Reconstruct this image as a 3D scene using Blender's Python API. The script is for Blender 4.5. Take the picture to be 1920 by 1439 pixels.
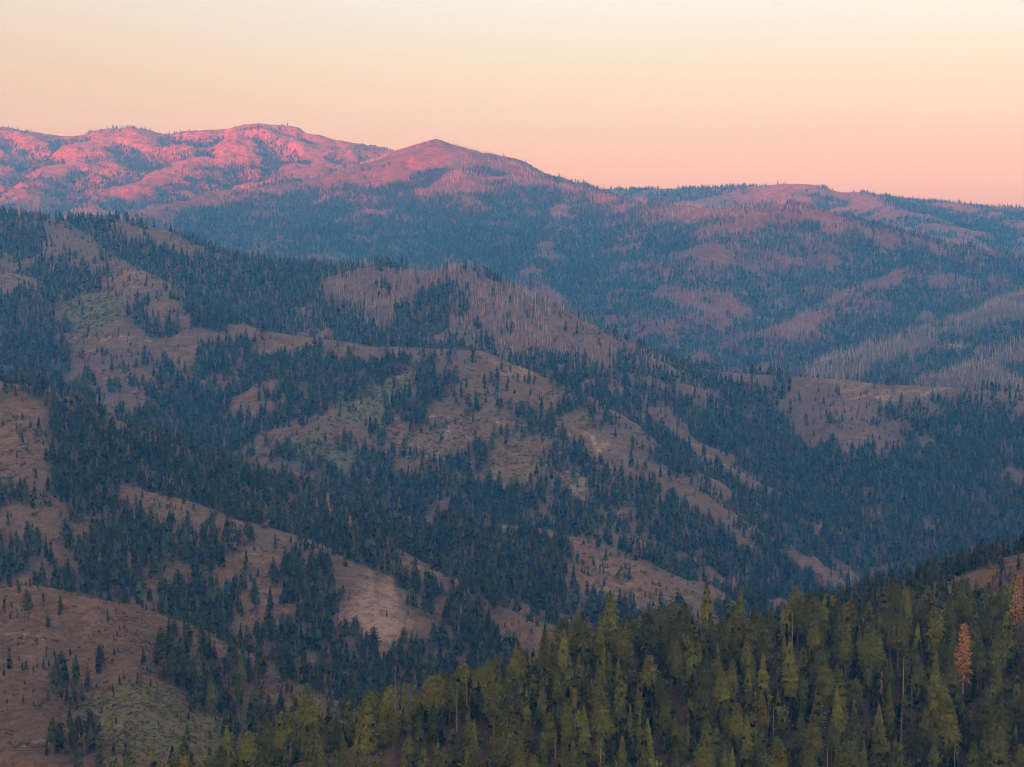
import bpy, math, random
import numpy as np

for _o in list(bpy.data.objects):
    bpy.data.objects.remove(_o)
SCN = bpy.context.scene
COL = SCN.collection

# ---------------------------------------------------------------- camera, sky, sun, exposure
FPX, CX, CY, HORIZON = 3583.0, 960.0, 719.5, 400.0
PITCH = math.atan((CY - HORIZON) / FPX)
_cd = bpy.data.cameras.new('camera')
_cd.sensor_width = 36.0
_cd.lens = 36.0 * FPX / 1920.0
_cd.clip_start = 1.0
_cd.clip_end = 60000.0
CAM = bpy.data.objects.new('camera', _cd)
CAM.rotation_euler = (math.pi / 2 - PITCH, 0, 0)
COL.objects.link(CAM)
SCN.camera = CAM

SUN_ELEV, SUN_AZ = math.radians(1.25), math.radians(32)      # low sun behind the lookout, to its left
SUN_STRENGTH = 5.0
SUN_COLOR = (1.0, 0.15, 0.14)
SUN_DIR = (-math.sin(SUN_AZ) * math.cos(SUN_ELEV), -math.cos(SUN_AZ) * math.cos(SUN_ELEV), math.sin(SUN_ELEV))
HAZE_DENSITY = 0.72e-4
HAZE_COLOR = (0.05, 0.35, 1.0)
SKY_GAIN = 0.293

WORLD = bpy.data.worlds.new('World')
SCN.world = WORLD
WORLD.use_nodes = True
_nt = WORLD.node_tree
_nt.nodes.clear()
_N = _nt.nodes.new
_out = _N('ShaderNodeOutputWorld')
_bg = _N('ShaderNodeBackground')
_tc = _N('ShaderNodeTexCoord')
_sep = _N('ShaderNodeSeparateXYZ')
_asin = _N('ShaderNodeMath'); _asin.operation = 'ARCSINE'
_mr = _N('ShaderNodeMapRange')                                # elevation -2..90 degrees, square-rooted to give the low sky room
_mr.inputs[1].default_value = math.radians(0.0)
_mr.inputs[2].default_value = math.radians(90.0)
_pw = _N('ShaderNodeMath'); _pw.operation = 'POWER'; _pw.inputs[1].default_value = 0.5
_ramp = _N('ShaderNodeValToRGB')
_ramp.color_ramp.interpolation = 'EASE'
SKY_STOPS = [(0.0, (0.415, 0.215, 0.27)), (1.12, (0.44, 0.225, 0.285)), (2.4, (0.38, 0.205, 0.26)), (3.84, (0.45, 0.312, 0.325)),
             (5.1, (0.50, 0.395, 0.47)), (6.4, (0.55, 0.49, 0.62)), (11, (0.70, 0.67, 0.76)), (25, (0.74, 0.68, 0.68)), (50, (0.56, 0.53, 0.56)), (90, (0.46, 0.45, 0.50))]
_cr = _ramp.color_ramp
while len(_cr.elements) < len(SKY_STOPS):
    _cr.elements.new(0.5)
for _e, (_deg, _c) in zip(_cr.elements, SKY_STOPS):
    _e.position = math.sqrt(_deg / 90.0)
    _e.color = (*_c, 1)
_cr.interpolation = 'LINEAR'
_sky = _N('ShaderNodeTexSky')
_sky.sky_type = 'NISHITA'
_sky.sun_disc = False
_sky.sun_elevation = SUN_ELEV
_sky.sun_rotation = math.pi + SUN_AZ
_sky.altitude = 1500
_nm = _N('ShaderNodeMix'); _nm.data_type = 'RGBA'; _nm.blend_type = 'ADD'; _nm.inputs[0].default_value = 0.2
_nt.links.new(_tc.outputs['Generated'], _sep.inputs[0])
_nt.links.new(_sep.outputs['Z'], _asin.inputs[0])
_nt.links.new(_asin.outputs[0], _mr.inputs[0])
_nt.links.new(_mr.outputs[0], _pw.inputs[0])
_nt.links.new(_pw.outputs[0], _ramp.inputs[0])
_nt.links.new(_ramp.outputs[0], _nm.inputs[6])
_nt.links.new(_sky.outputs[0], _nm.inputs[7])
# the glow is a little weaker and more orange away to the west
_ax = _N('ShaderNodeMapRange'); _ax.interpolation_type = 'SMOOTHSTEP'
_ax.inputs[1].default_value, _ax.inputs[2].default_value = -0.42, 0.06
_am = _N('ShaderNodeMix'); _am.data_type = 'RGBA'
_am.inputs[6].default_value = (0.94, 0.79, 0.60, 1)
_am.inputs[7].default_value = (1, 1, 1, 1)
_mm = _N('ShaderNodeMix'); _mm.data_type = 'RGBA'; _mm.blend_type = 'MULTIPLY'; _mm.inputs[0].default_value = 1.0
_nt.links.new(_sep.outputs['X'], _ax.inputs[0])
_nt.links.new(_ax.outputs[0], _am.inputs[0])
_nt.links.new(_nm.outputs[2], _mm.inputs[6])
_nt.links.new(_am.outputs[2], _mm.inputs[7])
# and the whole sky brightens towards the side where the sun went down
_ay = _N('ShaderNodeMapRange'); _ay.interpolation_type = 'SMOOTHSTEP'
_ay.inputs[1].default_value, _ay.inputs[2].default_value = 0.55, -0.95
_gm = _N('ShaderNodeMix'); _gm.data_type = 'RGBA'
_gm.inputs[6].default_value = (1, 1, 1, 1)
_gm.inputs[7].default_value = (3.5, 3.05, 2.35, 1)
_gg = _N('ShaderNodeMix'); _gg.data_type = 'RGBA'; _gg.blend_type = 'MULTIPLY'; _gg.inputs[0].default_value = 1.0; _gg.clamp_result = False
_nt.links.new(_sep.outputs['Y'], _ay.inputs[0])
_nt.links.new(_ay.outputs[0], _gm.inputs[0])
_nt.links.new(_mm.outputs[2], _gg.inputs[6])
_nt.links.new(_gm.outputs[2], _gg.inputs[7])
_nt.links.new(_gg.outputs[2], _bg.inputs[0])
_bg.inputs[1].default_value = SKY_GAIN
_nt.links.new(_bg.outputs[0], _out.inputs[0])

_sl = bpy.data.lights.new('sun', 'SUN')
_sl.energy = SUN_STRENGTH
_sl.angle = math.radians(1.6)                                 # the sun on the horizon, widened by its glow in the haze
_sl.color = SUN_COLOR
SUN = bpy.data.objects.new('sun', _sl)
_v = __import__('mathutils').Vector(SUN_DIR)
SUN.rotation_euler = _v.to_track_quat('Z', 'Y').to_euler()
SUN.location = (-3000, -4800, 2500)
COL.objects.link(SUN)

SCN.view_settings.view_transform = 'Standard'
SCN.view_settings.look = 'None'
SCN.view_settings.exposure = 1.8
SCN.view_settings.gamma = 1.0
SCN.view_settings.use_curve_mapping = False
SCN.render.engine = 'CYCLES'
CYC = SCN.cycles
CYC.max_bounces = 5
CYC.diffuse_bounces = 2
CYC.glossy_bounces = 1
CYC.volume_bounces = 2
CYC.transparent_max_bounces = 4
CYC.caustics_reflective = False
CYC.caustics_refractive = False
CYC.use_denoising = True
CYC.sample_clamp_indirect = 3.0
CYC.denoising_prefilter = 'ACCURATE'
CYC.use_adaptive_sampling = False
CYC.pixel_filter_type = 'BLACKMAN_HARRIS'
CYC.filter_width = 1.1
try:
    CYC.denoiser = 'OPENIMAGEDENOISE'
except Exception:
    pass

# ---------------------------------------------------------------- terrain (numpy only)

FPX, CX, CY, HORIZON = 3583.0, 960.0, 719.5, 400.0
PITCH = math.atan((CY - HORIZON) / FPX)
CP, SP = math.cos(PITCH), math.sin(PITCH)


def world_at(px, py, Y):
    """Point of the place at distance Y north of the lookout, seen in direction (px, py)."""
    u, v = (px - CX) / FPX, (CY - py) / FPX
    dy, dz = v * SP + CP, v * CP - SP
    return (u / dy * Y, Y, dz / dy * Y)


def to_pixel(x, y, z):
    fw = y * CP - z * SP
    up = y * SP + z * CP
    return CX + FPX * x / fw, CY - FPX * up / fw


_rng = np.random.RandomState(7)
_PERM = _rng.permutation(256)
_PERM = np.concatenate([_PERM, _PERM])
_GA = np.linspace(0, 2 * np.pi, 16, endpoint=False)
_GX, _GY = np.cos(_GA), np.sin(_GA)


def perlin(x, y, seed=0):
    x = x + seed * 37.17
    y = y + seed * 91.73
    xi = np.floor(x).astype(np.int64)
    yi = np.floor(y).astype(np.int64)
    xf, yf = x - xi, y - yi
    u = xf * xf * xf * (xf * (xf * 6 - 15) + 10)
    v = yf * yf * yf * (yf * (yf * 6 - 15) + 10)
    xi &= 255
    yi &= 255

    def g(ix, iy, dx, dy):
        h = _PERM[_PERM[ix & 255] + (iy & 255)] & 15
        return _GX[h] * dx + _GY[h] * dy
    a = g(xi, yi, xf, yf)
    b = g(xi + 1, yi, xf - 1, yf)
    c = g(xi, yi + 1, xf, yf - 1)
    d = g(xi + 1, yi + 1, xf - 1, yf - 1)
    return (a + u * (b - a) + v * ((c + u * (d - c)) - (a + u * (b - a)))) * 1.5


def fbm(x, y, octaves=4, seed=0, gain=0.5):
    s, amp, tot = 0.0, 1.0, 0.0
    for i in range(octaves):
        s = s + amp * perlin(x * 2 ** i, y * 2 ** i, seed + i * 3)
        tot += amp
        amp *= gain
    return s / tot


def ridged(x, y, octaves=4, seed=0, gain=0.5):
    s, amp, tot = 0.0, 1.0, 0.0
    for i in range(octaves):
        s = s + amp * (1 - np.abs(perlin(x * 2 ** i, y * 2 ** i, seed + i * 5)) * 2)
        tot += amp
        amp *= gain
    return s / tot


# ridge lines: name, owner, side slope, crest rounding (m), gully depth (m), gully length (m), crest points
RIDGES = [
    ('mountain', 0.36, 60, 130, 620, [(-500, 215, 11200), (-200, 222, 11000), (0, 237, 10900), (60, 248, 10900), (130, 254, 10900), (205, 244, 10900), (250, 239, 10900), (300, 254, 10900), (400, 240, 10900), (490, 232, 10800), (530, 236, 10800), (580, 249, 10700), (640, 266, 10700), (700, 277, 10600), (740, 281, 10600), (815, 290, 10500), (900, 330, 10500)]),
    ('mountain', 0.33, 50, 95, 420, [(205, 244, 10900), (150, 300, 10300), (90, 330, 9900), (60, 352, 9500)]),
    ('mountain', 0.33, 50, 95, 420, [(490, 232, 10800), (400, 290, 10300), (330, 315, 9900), (250, 345, 9500)]),
    ('mountain', 0.33, 50, 95, 420, [(300, 254, 10900), (280, 300, 10450), (260, 320, 10100)]),
    ('mountain', 0.33, 50, 85, 420, [(640, 266, 10700), (600, 300, 10200), (560, 322, 9800)]),
    ('pointed_mountain', 0.36, 8, 95, 480, [(270, 392, 8000), (330, 376, 8300), (400, 357, 8600), (480, 350, 8700), (560, 338, 8900), (640, 326, 9000), (690, 305, 9100), (750, 286, 9200), (785, 273, 9300), (805, 263, 9300), (818, 260, 9300), (835, 268, 9300), (862, 270, 9250), (880, 280, 9150), (895, 292, 9100), (960, 312, 9000), (1020, 335, 8900), (1060, 350, 8800), (1150, 368, 8500), (1250, 382, 8200), (1350, 388, 7800), (1440, 384, 7500), (1485, 378, 7450), (1560, 402, 7300), (1635, 420, 7200), (1760, 450, 7050), (1920, 488, 6900), (2300, 560, 6700)]),
    ('pointed_mountain', 0.33, 40, 95, 420, [(835, 269, 9300), (860, 330, 8700), (880, 400, 8000), (860, 470, 7300)]),
    ('pointed_mountain', 0.33, 40, 95, 420, [(640, 326, 9000), (600, 380, 8400), (560, 430, 7800)]),
    ('pointed_mountain', 0.33, 40, 85, 420, [(1060, 350, 8800), (1050, 420, 7900), (1010, 490, 7100), (990, 540, 6500)]),
    ('pointed_mountain', 0.33, 40, 85, 380, [(1440, 384, 7500), (1370, 445, 7000), (1300, 520, 6500), (1250, 570, 6150)]),
    ('pointed_mountain', 0.33, 40, 80, 380, [(1790, 460, 7000), (1700, 500, 6650), (1600, 550, 6300), (1500, 600, 6000), (1430, 640, 5700)]),
    ('pointed_mountain', 0.33, 40, 80, 380, [(1250, 382, 8200), (1200, 450, 7400), (1150, 510, 6900)]),
    ('burnt_slope', 0.36, 50, 70, 340, [(2300, 470, 6300), (2050, 520, 6100), (1920, 552, 5900), (1800, 600, 5500), (1690, 640, 5200), (1600, 672, 5000), (1540, 700, 4850)]),
    ('burnt_slope', 0.36, 50, 60, 340, [(2100, 590, 5400), (1920, 640, 5050), (1800, 690, 4800)]),
    ('flat_mountain', 0.30, 90, 85, 700, [(980, 350, 10800), (1060, 352, 10700), (1200, 354, 10600), (1330, 351, 10500), (1440, 345, 10400), (1500, 343, 10400), (1560, 357, 10300), (1620, 363, 10200), (1700, 372, 10200), (1800, 382, 10000), (1920, 389, 10000), (2400, 405, 10000)]),
    ('flat_mountain', 0.30, 60, 70, 500, [(1620, 363, 10200), (1680, 390, 9500), (1760, 420, 8900)]),
    ('flat_mountain', 0.30, 60, 70, 500, [(1800, 382, 10000), (1890, 410, 9300), (1960, 440, 8700)]),
    ('wooded_hill', 0.42, 30, 60, 330, [(-500, 360, 4900), (-200, 385, 4750), (0, 400, 4650), (100, 412, 4600), (190, 416, 4550), (240, 410, 4500), (300, 424, 4500), (380, 456, 4450), (450, 480, 4400), (560, 498, 4350), (640, 508, 4300), (700, 496, 4250), (780, 504, 4200), (870, 510, 4150), (930, 528, 4100), (1000, 564, 4000), (1070, 603, 3950), (1180, 655, 3850), (1235, 710, 3800)]),
    ('wooded_hill', 0.40, 40, 45, 260, [(870, 510, 4150), (900, 560, 3950), (880, 610, 3800), (860, 650, 3650)]),
    ('wooded_hill', 0.40, 40, 45, 260, [(640, 508, 4300), (600, 550, 4100), (560, 590, 3900)]),
    ('knob_hill', 0.40, 25, 48, 240, [(100, 412, 4600), (170, 455, 4250), (215, 497, 3950), (255, 510, 3880), (290, 520, 3830), (350, 570, 3650), (430, 604, 3520), (520, 624, 3450), (640, 642, 3400), (750, 646, 3350), (850, 658, 3300), (895, 660, 3250), (960, 682, 3200), (1020, 705, 3150), (1080, 760, 3050), (1150, 830, 2950), (1200, 900, 2850), (1240, 990, 2750), (1270, 1060, 2680)]),
    ('knob_hill', 0.40, 25, 44, 240, [(-300, 480, 4100), (-60, 500, 3950), (20, 512, 3900), (60, 535, 3850), (130, 590, 3700)]),
    ('knob_hill', 0.38, 30, 40, 220, [(255, 510, 3880), (230, 590, 3600), (230, 640, 3480), (260, 720, 3250)]),
    ('knob_hill', 0.38, 30, 40, 220, [(640, 642, 3400), (640, 700, 3250), (620, 760, 3050), (600, 840, 2850)]),
    ('knob_hill', 0.38, 30, 44, 220, [(850, 658, 3300), (760, 700, 3200), (690, 740, 3080), (650, 800, 2950)]),
    ('knob_hill', 0.38, 40, 44, 220, [(895, 660, 3250), (930, 760, 3020), (960, 850, 2820), (1000, 930, 2650)]),
    ('cleared_hill', 0.36, 30, 50, 260, [(1120, 660, 4150), (1180, 668, 4080), (1250, 675, 4000), (1340, 694, 3950), (1420, 700, 3900), (1510, 704, 3850), (1620, 716, 3800), (1780, 723, 3800), (1920, 738, 3700), (2300, 760, 3600)]),
    ('cleared_hill', 0.38, 20, 32, 220, [(1130, 700, 3750), (1200, 762, 3500), (1290, 828, 3330), (1350, 868, 3250), (1410, 902, 3150), (1440, 970, 3020), (1450, 1040, 2900)]),
    ('cleared_hill', 0.36, 40, 44, 240, [(1590, 714, 3820), (1560, 790, 3550), (1600, 860, 3370), (1660, 910, 3240), (1720, 960, 3130)]),
    ('cleared_hill', 0.36, 40, 44, 240, [(1920, 738, 3700), (1880, 830, 3450), (1820, 900, 3280), (1800, 980, 3120)]),
    ('fir_ridge', 0.44, 20, 40, 200, [(-400, 600, 2550), (-200, 660, 2450), (0, 716, 2350), (40, 722, 2340), (130, 765, 2300), (250, 825, 2280), (400, 880, 2250), (550, 930, 2230), (700, 965, 2230), (800, 972, 2250), (900, 978, 2260), (1000, 987, 2270), (1080, 1012, 2280), (1150, 1042, 2300), (1250, 1082, 2320), (1340, 1114, 2340), (1420, 1150, 2340)]),
    ('fir_ridge', 0.42, 25, 30, 160, [(40, 722, 2340), (60, 830, 2180), (70, 930, 2040), (90, 1040, 1900)]),
    ('fir_ridge', 0.42, 25, 30, 160, [(130, 765, 2300), (220, 905, 2120), (300, 930, 2080), (400, 965, 2040), (470, 985, 2010), (540, 1010, 1980), (600, 1030, 1960), (640, 1075, 1900), (680, 1130, 1820)]),
    ('fir_ridge', 0.42, 25, 30, 160, [(330, 940, 2070), (300, 1040, 1920), (260, 1120, 1810)]),
    ('fir_ridge', 0.42, 25, 30, 160, [(470, 985, 2010), (480, 1070, 1880), (490, 1150, 1780)]),
    ('fir_ridge', 0.42, 12, 30, 160, [(640, 985, 2150), (740, 1035, 2000), (800, 1058, 1960), (860, 1086, 1930), (950, 1145, 1840), (1050, 1190, 1760), (1120, 1240, 1690)]),
    ('fir_ridge', 0.42, 25, 30, 160, [(1080, 1012, 2280), (1040, 1090, 2130), (1020, 1140, 2040)]),
    ('grass_hill', 0.42, 18, 24, 130, [(-400, 1085, 1540), (-150, 1092, 1510), (0, 1100, 1490), (60, 1100, 1480), (130, 1108, 1470), (230, 1137, 1450), (330, 1172, 1430), (400, 1205, 1400), (440, 1222, 1390), (520, 1270, 1360), (600, 1330, 1310), (680, 1400, 1250)]),
    ('grass_hill', 0.36, 30, 18, 110, [(60, 1100, 1480), (60, 1200, 1360), (50, 1300, 1250), (60, 1400, 1160)]),
    ('grass_hill', 0.36, 30, 18, 110, [(230, 1137, 1450), (260, 1250, 1320), (270, 1340, 1220), (280, 1420, 1140)]),
    ('side_spur', 0.42, 12, 10, 120, [(2400, 905, 1300), (2100, 990, 1280), (1920, 1050, 1280), (1850, 1082, 1290), (1760, 1125, 1310), (1690, 1165, 1320), (1600, 1215, 1330)]),
    ('near_ridge', 0.19, 10, 7, 70, [(2800, 1060, 1080), (2300, 1130, 1020), (1920, 1172, 990), (1800, 1185, 975), (1700, 1196, 965), (1560, 1202, 950), (1450, 1215, 940), (1300, 1222, 925), (1150, 1245, 905), (1000, 1302, 880), (900, 1334, 860), (750, 1374, 840), (705, 1436, 820), (665, 1515, 808), (630, 1610, 795), (600, 1720, 780), (560, 1920, 750)]),
]
BACK_SLOPE = {'near_ridge': 0.5, 'knob_hill': 0.62, 'wooded_hill': 0.6, 'fir_ridge': 0.62, 'grass_hill': 0.6, 'cleared_hill': 0.5}
BACK_DIR = {'near_ridge': (-0.45, 0.89), 'knob_hill': (0.85, 0.53), 'wooded_hill': (0.6, 0.8), 'grass_hill': (0.6, 0.8)}
CREST = {k: [np.array([world_at(*p) for p in r[5]])] for k, r in enumerate(RIDGES)}


def ridge_heights(x, y):
    """Height of the land at x, y, and which hill it belongs to."""
    wx = x + fbm(x / 420, y / 420, 3, 11) * np.clip(y * 0.010, 0, 50)
    wy = y + fbm(x / 420, y / 420, 3, 23) * np.clip(y * 0.016, 0, 80)
    best = np.full(x.shape, -900.0)
    own = np.zeros(x.shape, np.int16)
    dist = np.full(x.shape, 9e3)
    names, hs, gully = [], [], {}
    for k, (name, slope, rnd, gd, gl, pts) in enumerate(RIDGES):
        if name not in names:
            names.append(name)
        P = CREST[k][0]
        h = np.full(x.shape, -2000.0)
        dmin = np.full(x.shape, 1e12)
        bs = BACK_SLOPE.get(name, slope)
        for a, b in zip(P[:-1], P[1:]):
            ex, ey = b[0] - a[0], b[1] - a[1]
            t = np.clip(((wx - a[0]) * ex + (wy - a[1]) * ey) / (ex * ex + ey * ey), 0, 1)
            qx, qy = wx - (a[0] + t * ex), wy - (a[1] + t * ey)
            dd = qx * qx + qy * qy
            sl = slope
            if bs != slope:
                # the far side of the crest line falls off more steeply
                bx, by = BACK_DIR.get(name, (0.0, 1.0))
                w = np.clip((qx * bx + qy * by) / (np.sqrt(dd) + 5) * 1.5, 0, 1)
                sl = slope + (bs - slope) * w
            h = np.maximum(h, a[2] + t * (b[2] - a[2]) - sl * (np.sqrt(dd + rnd * rnd) - rnd))
            dmin = np.minimum(dmin, dd)
        d = np.sqrt(dmin)
        key = (gl, names.index(name))
        if key not in gully:
            gully[key] = ridged(x / gl, y / gl, 4, 40 + names.index(name) * 2) - 0.55
        h = h + gd * gully[key] * np.clip(d / (gl * 0.8), 0.06, 1.0)
        hs.append(h.astype(np.float32))
        own = np.where(h > best, names.index(name), own)
        dist = np.minimum(dist, d)
        best = np.maximum(best, h)
    H = np.zeros(x.shape)
    K = np.clip(y / 2500, 0.3, 2.0) * 6.0
    for h in hs:
        H += np.exp(np.clip((h - best) / K, -30, 0))
    H = best + K * np.log(H) - K * 0.35
    s = np.clip(y / 2500, 0.25, 3.0)
    H = H + fbm(x / (60 * s), y / (60 * s), 3, 77) * 3.0 * s * np.clip(dist / 60, np.clip(y / 9000, .25, .9), 1)
    mt = own == names.index('mountain')
    H = H + np.where(mt, (ridged(x / 330, y / 330, 5, 91, .7) - .5) * 66, 0) * np.clip(dist / 150, .3, 1)
    return H, own, names


# one sheet of land: rows by distance, columns fanning out
NR, NC = 1000, 560
ROWY = 420.0 * (12300.0 / 420.0) ** (np.linspace(0, 1, NR))
_c = np.linspace(-1, 1, NC)
COLU = np.where(np.abs(_c) < 0.86, _c / 0.86 * 0.31, np.sign(_c) * (0.31 + (np.abs(_c) - 0.86) / 0.14 * 0.25))
PIV = 300.0
GX = COLU[None, :] * (ROWY[:, None] + PIV)
GY = np.repeat(ROWY[:, None], NC, 1)
GZ, OWN, OWNERS = ridge_heights(GX, GY)


def sample(A, x, y):
    """Bilinear lookup of a per-vertex field of the land sheet."""
    r = np.clip(np.log(np.maximum(y, 421.0) / 420.0) / math.log(12300.0 / 420.0) * (NR - 1), 0, NR - 1.001)
    c = np.clip(np.interp(x / (y + PIV), COLU, np.arange(NC)), 0, NC - 1.001)
    r0, c0 = r.astype(int), c.astype(int)
    fr, fc = r - r0, c - c0
    return (A[r0, c0] * (1 - fr) * (1 - fc) + A[r0 + 1, c0] * fr * (1 - fc)
            + A[r0, c0 + 1] * (1 - fr) * fc + A[r0 + 1, c0 + 1] * fr * fc)


# lines of sight from the lookout: which ground is hidden behind nearer ridges
NAZ = 700
AZ = np.linspace(-0.36, 0.36, NAZ)
_PY = np.repeat(ROWY[:, None], NAZ, 1)
_PZ = sample(GZ, AZ[None, :] * _PY, _PY)
_EL = _PZ / _PY
SKYLINE = np.maximum.accumulate(_EL, 0)


def visible(x, y, z, margin):
    a = np.clip(np.interp(x / y, AZ, np.arange(NAZ)), 0, NAZ - 1).astype(int)
    r = np.clip(np.log(y / 420.0) / math.log(12300.0 / 420.0) * (NR - 1), 0, NR - 1).astype(int)
    return z / y >= SKYLINE[np.maximum(r - 2, 0), a] - margin


def ground_at(px, py):
    """Where the line of sight (px, py) first meets the land."""
    u, v = (px - CX) / FPX, (CY - py) / FPX
    dy, dz = v * SP + CP, v * CP - SP
    a = int(np.clip(np.interp(u / dy, AZ, np.arange(NAZ)), 0, NAZ - 1))
    col = SKYLINE[:, a]
    i = int(np.searchsorted(col, dz / dy))
    if i >= NR:
        i = int(np.argmax(_EL[:, a]))
    Y = ROWY[i]
    if 0 < i:
        e0, e1 = _EL[i - 1, a], _EL[i, a]
        if e1 > e0:
            Y = ROWY[i - 1] + (ROWY[i] - ROWY[i - 1]) * np.clip((dz / dy - e0) / (e1 - e0), 0, 1)
    return (u / dy * Y, Y)
# ---------------------------------------------------------------- end of terrain

# ---------------------------------------------------------------- land cover
ZI = {n: i for i, n in enumerate(OWNERS)}
#            trees  dead   grass  pale   scree  green  burn   rock
DEFAULT = {
    'mountain':         (.34, .04, .75, .00, .10, .00, .10, .45),
    'pointed_mountain': (.90, .30, .10, .00, .00, .00, .35, .00),
    'burnt_slope':      (.74, .46, .15, .00, .00, .20, .60, .05),
    'flat_mountain':    (.58, .10, .55, .00, .00, .00, .40, .05),
    'wooded_hill':      (.84, .34, .20, .00, .00, .05, .55, .00),
    'knob_hill':        (.68, .26, .30, .00, .00, .15, .50, .00),
    'cleared_hill':     (.76, .10, .25, .00, .00, .05, .40, .00),
    'fir_ridge':        (.76, .07, .35, .00, .00, .08, .35, .00),
    'grass_hill':       (.38, .10, .75, .05, .05, .15, .15, .02),
    'side_spur':        (.97, .04, .10, .00, .00, .30, .30, .02),
    'near_ridge':       (1.0, .03, .20, .00, .05, .05, .05, .02),
}
F = {n: np.zeros((NR, NC)) for n in ('trees', 'dead', 'grass', 'pale', 'scree', 'green', 'burn', 'rock')}
for n, v in DEFAULT.items():
    m = OWN == ZI[n]
    for f, a in zip(F, v):
        F[f][m] = a

# the mountains grow barer towards their tops
_high = np.clip((GZ - 60) / 170, 0, 1)
m = (OWN == ZI['mountain'])
F['trees'][m] = (0.95 - 0.36 * np.clip((GZ[m] - 20) / 190, 0, 1))
F['grass'][m] *= np.clip((GZ[m] - 0) / 120, 0.1, 1)
F['rock'][m] *= np.clip((GZ[m] - 120) / 200, 0, 1)
m = (OWN == ZI['pointed_mountain'])
F['trees'][m] -= 0.40 * _high[m]
F['burn'][m] += 0.25 * _high[m]

# trees keep to the hollows, spurs stay open
def blur(A, n, ax):
    c = np.cumsum(np.pad(A, [(n + 1, n) if i == ax else (0, 0) for i in range(2)], mode='edge'), ax)
    hi = np.take(c, np.arange(2 * n + 1, c.shape[ax]), ax)
    lo = np.take(c, np.arange(0, c.shape[ax] - 2 * n - 1), ax)
    return (hi - lo) / (2 * n + 1)


_rel = GZ - blur(blur(blur(blur(GZ, 6, 0), 14, 1), 6, 0), 14, 1)
CONVEX = np.clip(_rel / (np.clip(GY / 2500, .5, 4) * 2.6), -1.3, .9)
_open = {'mountain': .30, 'pointed_mountain': .20, 'flat_mountain': .15, 'burnt_slope': .25, 'wooded_hill': .30, 'knob_hill': .34, 'cleared_hill': .26,
         'fir_ridge': .34, 'grass_hill': .20, 'side_spur': .2, 'near_ridge': 0.0}


def hollows(scale=1.0):
    for n_, a_ in _open.items():
        m_ = OWN == ZI[n_]
        F['trees'][m_] = np.clip(F['trees'][m_] - a_ * scale * CONVEX[m_], 0.0, 1.0)


m = (OWN == ZI['pointed_mountain']) | (OWN == ZI['burnt_slope'])
F['trees'][m] = np.clip(F['trees'][m] - .18 * CONVEX[m], 0, 1)
F['dead'][m] = np.clip(F['dead'][m] + .28 * CONVEX[m], 0, 1)
F['burn'][m] = np.clip(F['burn'][m] + .30 * CONVEX[m], 0, 1)

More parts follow.
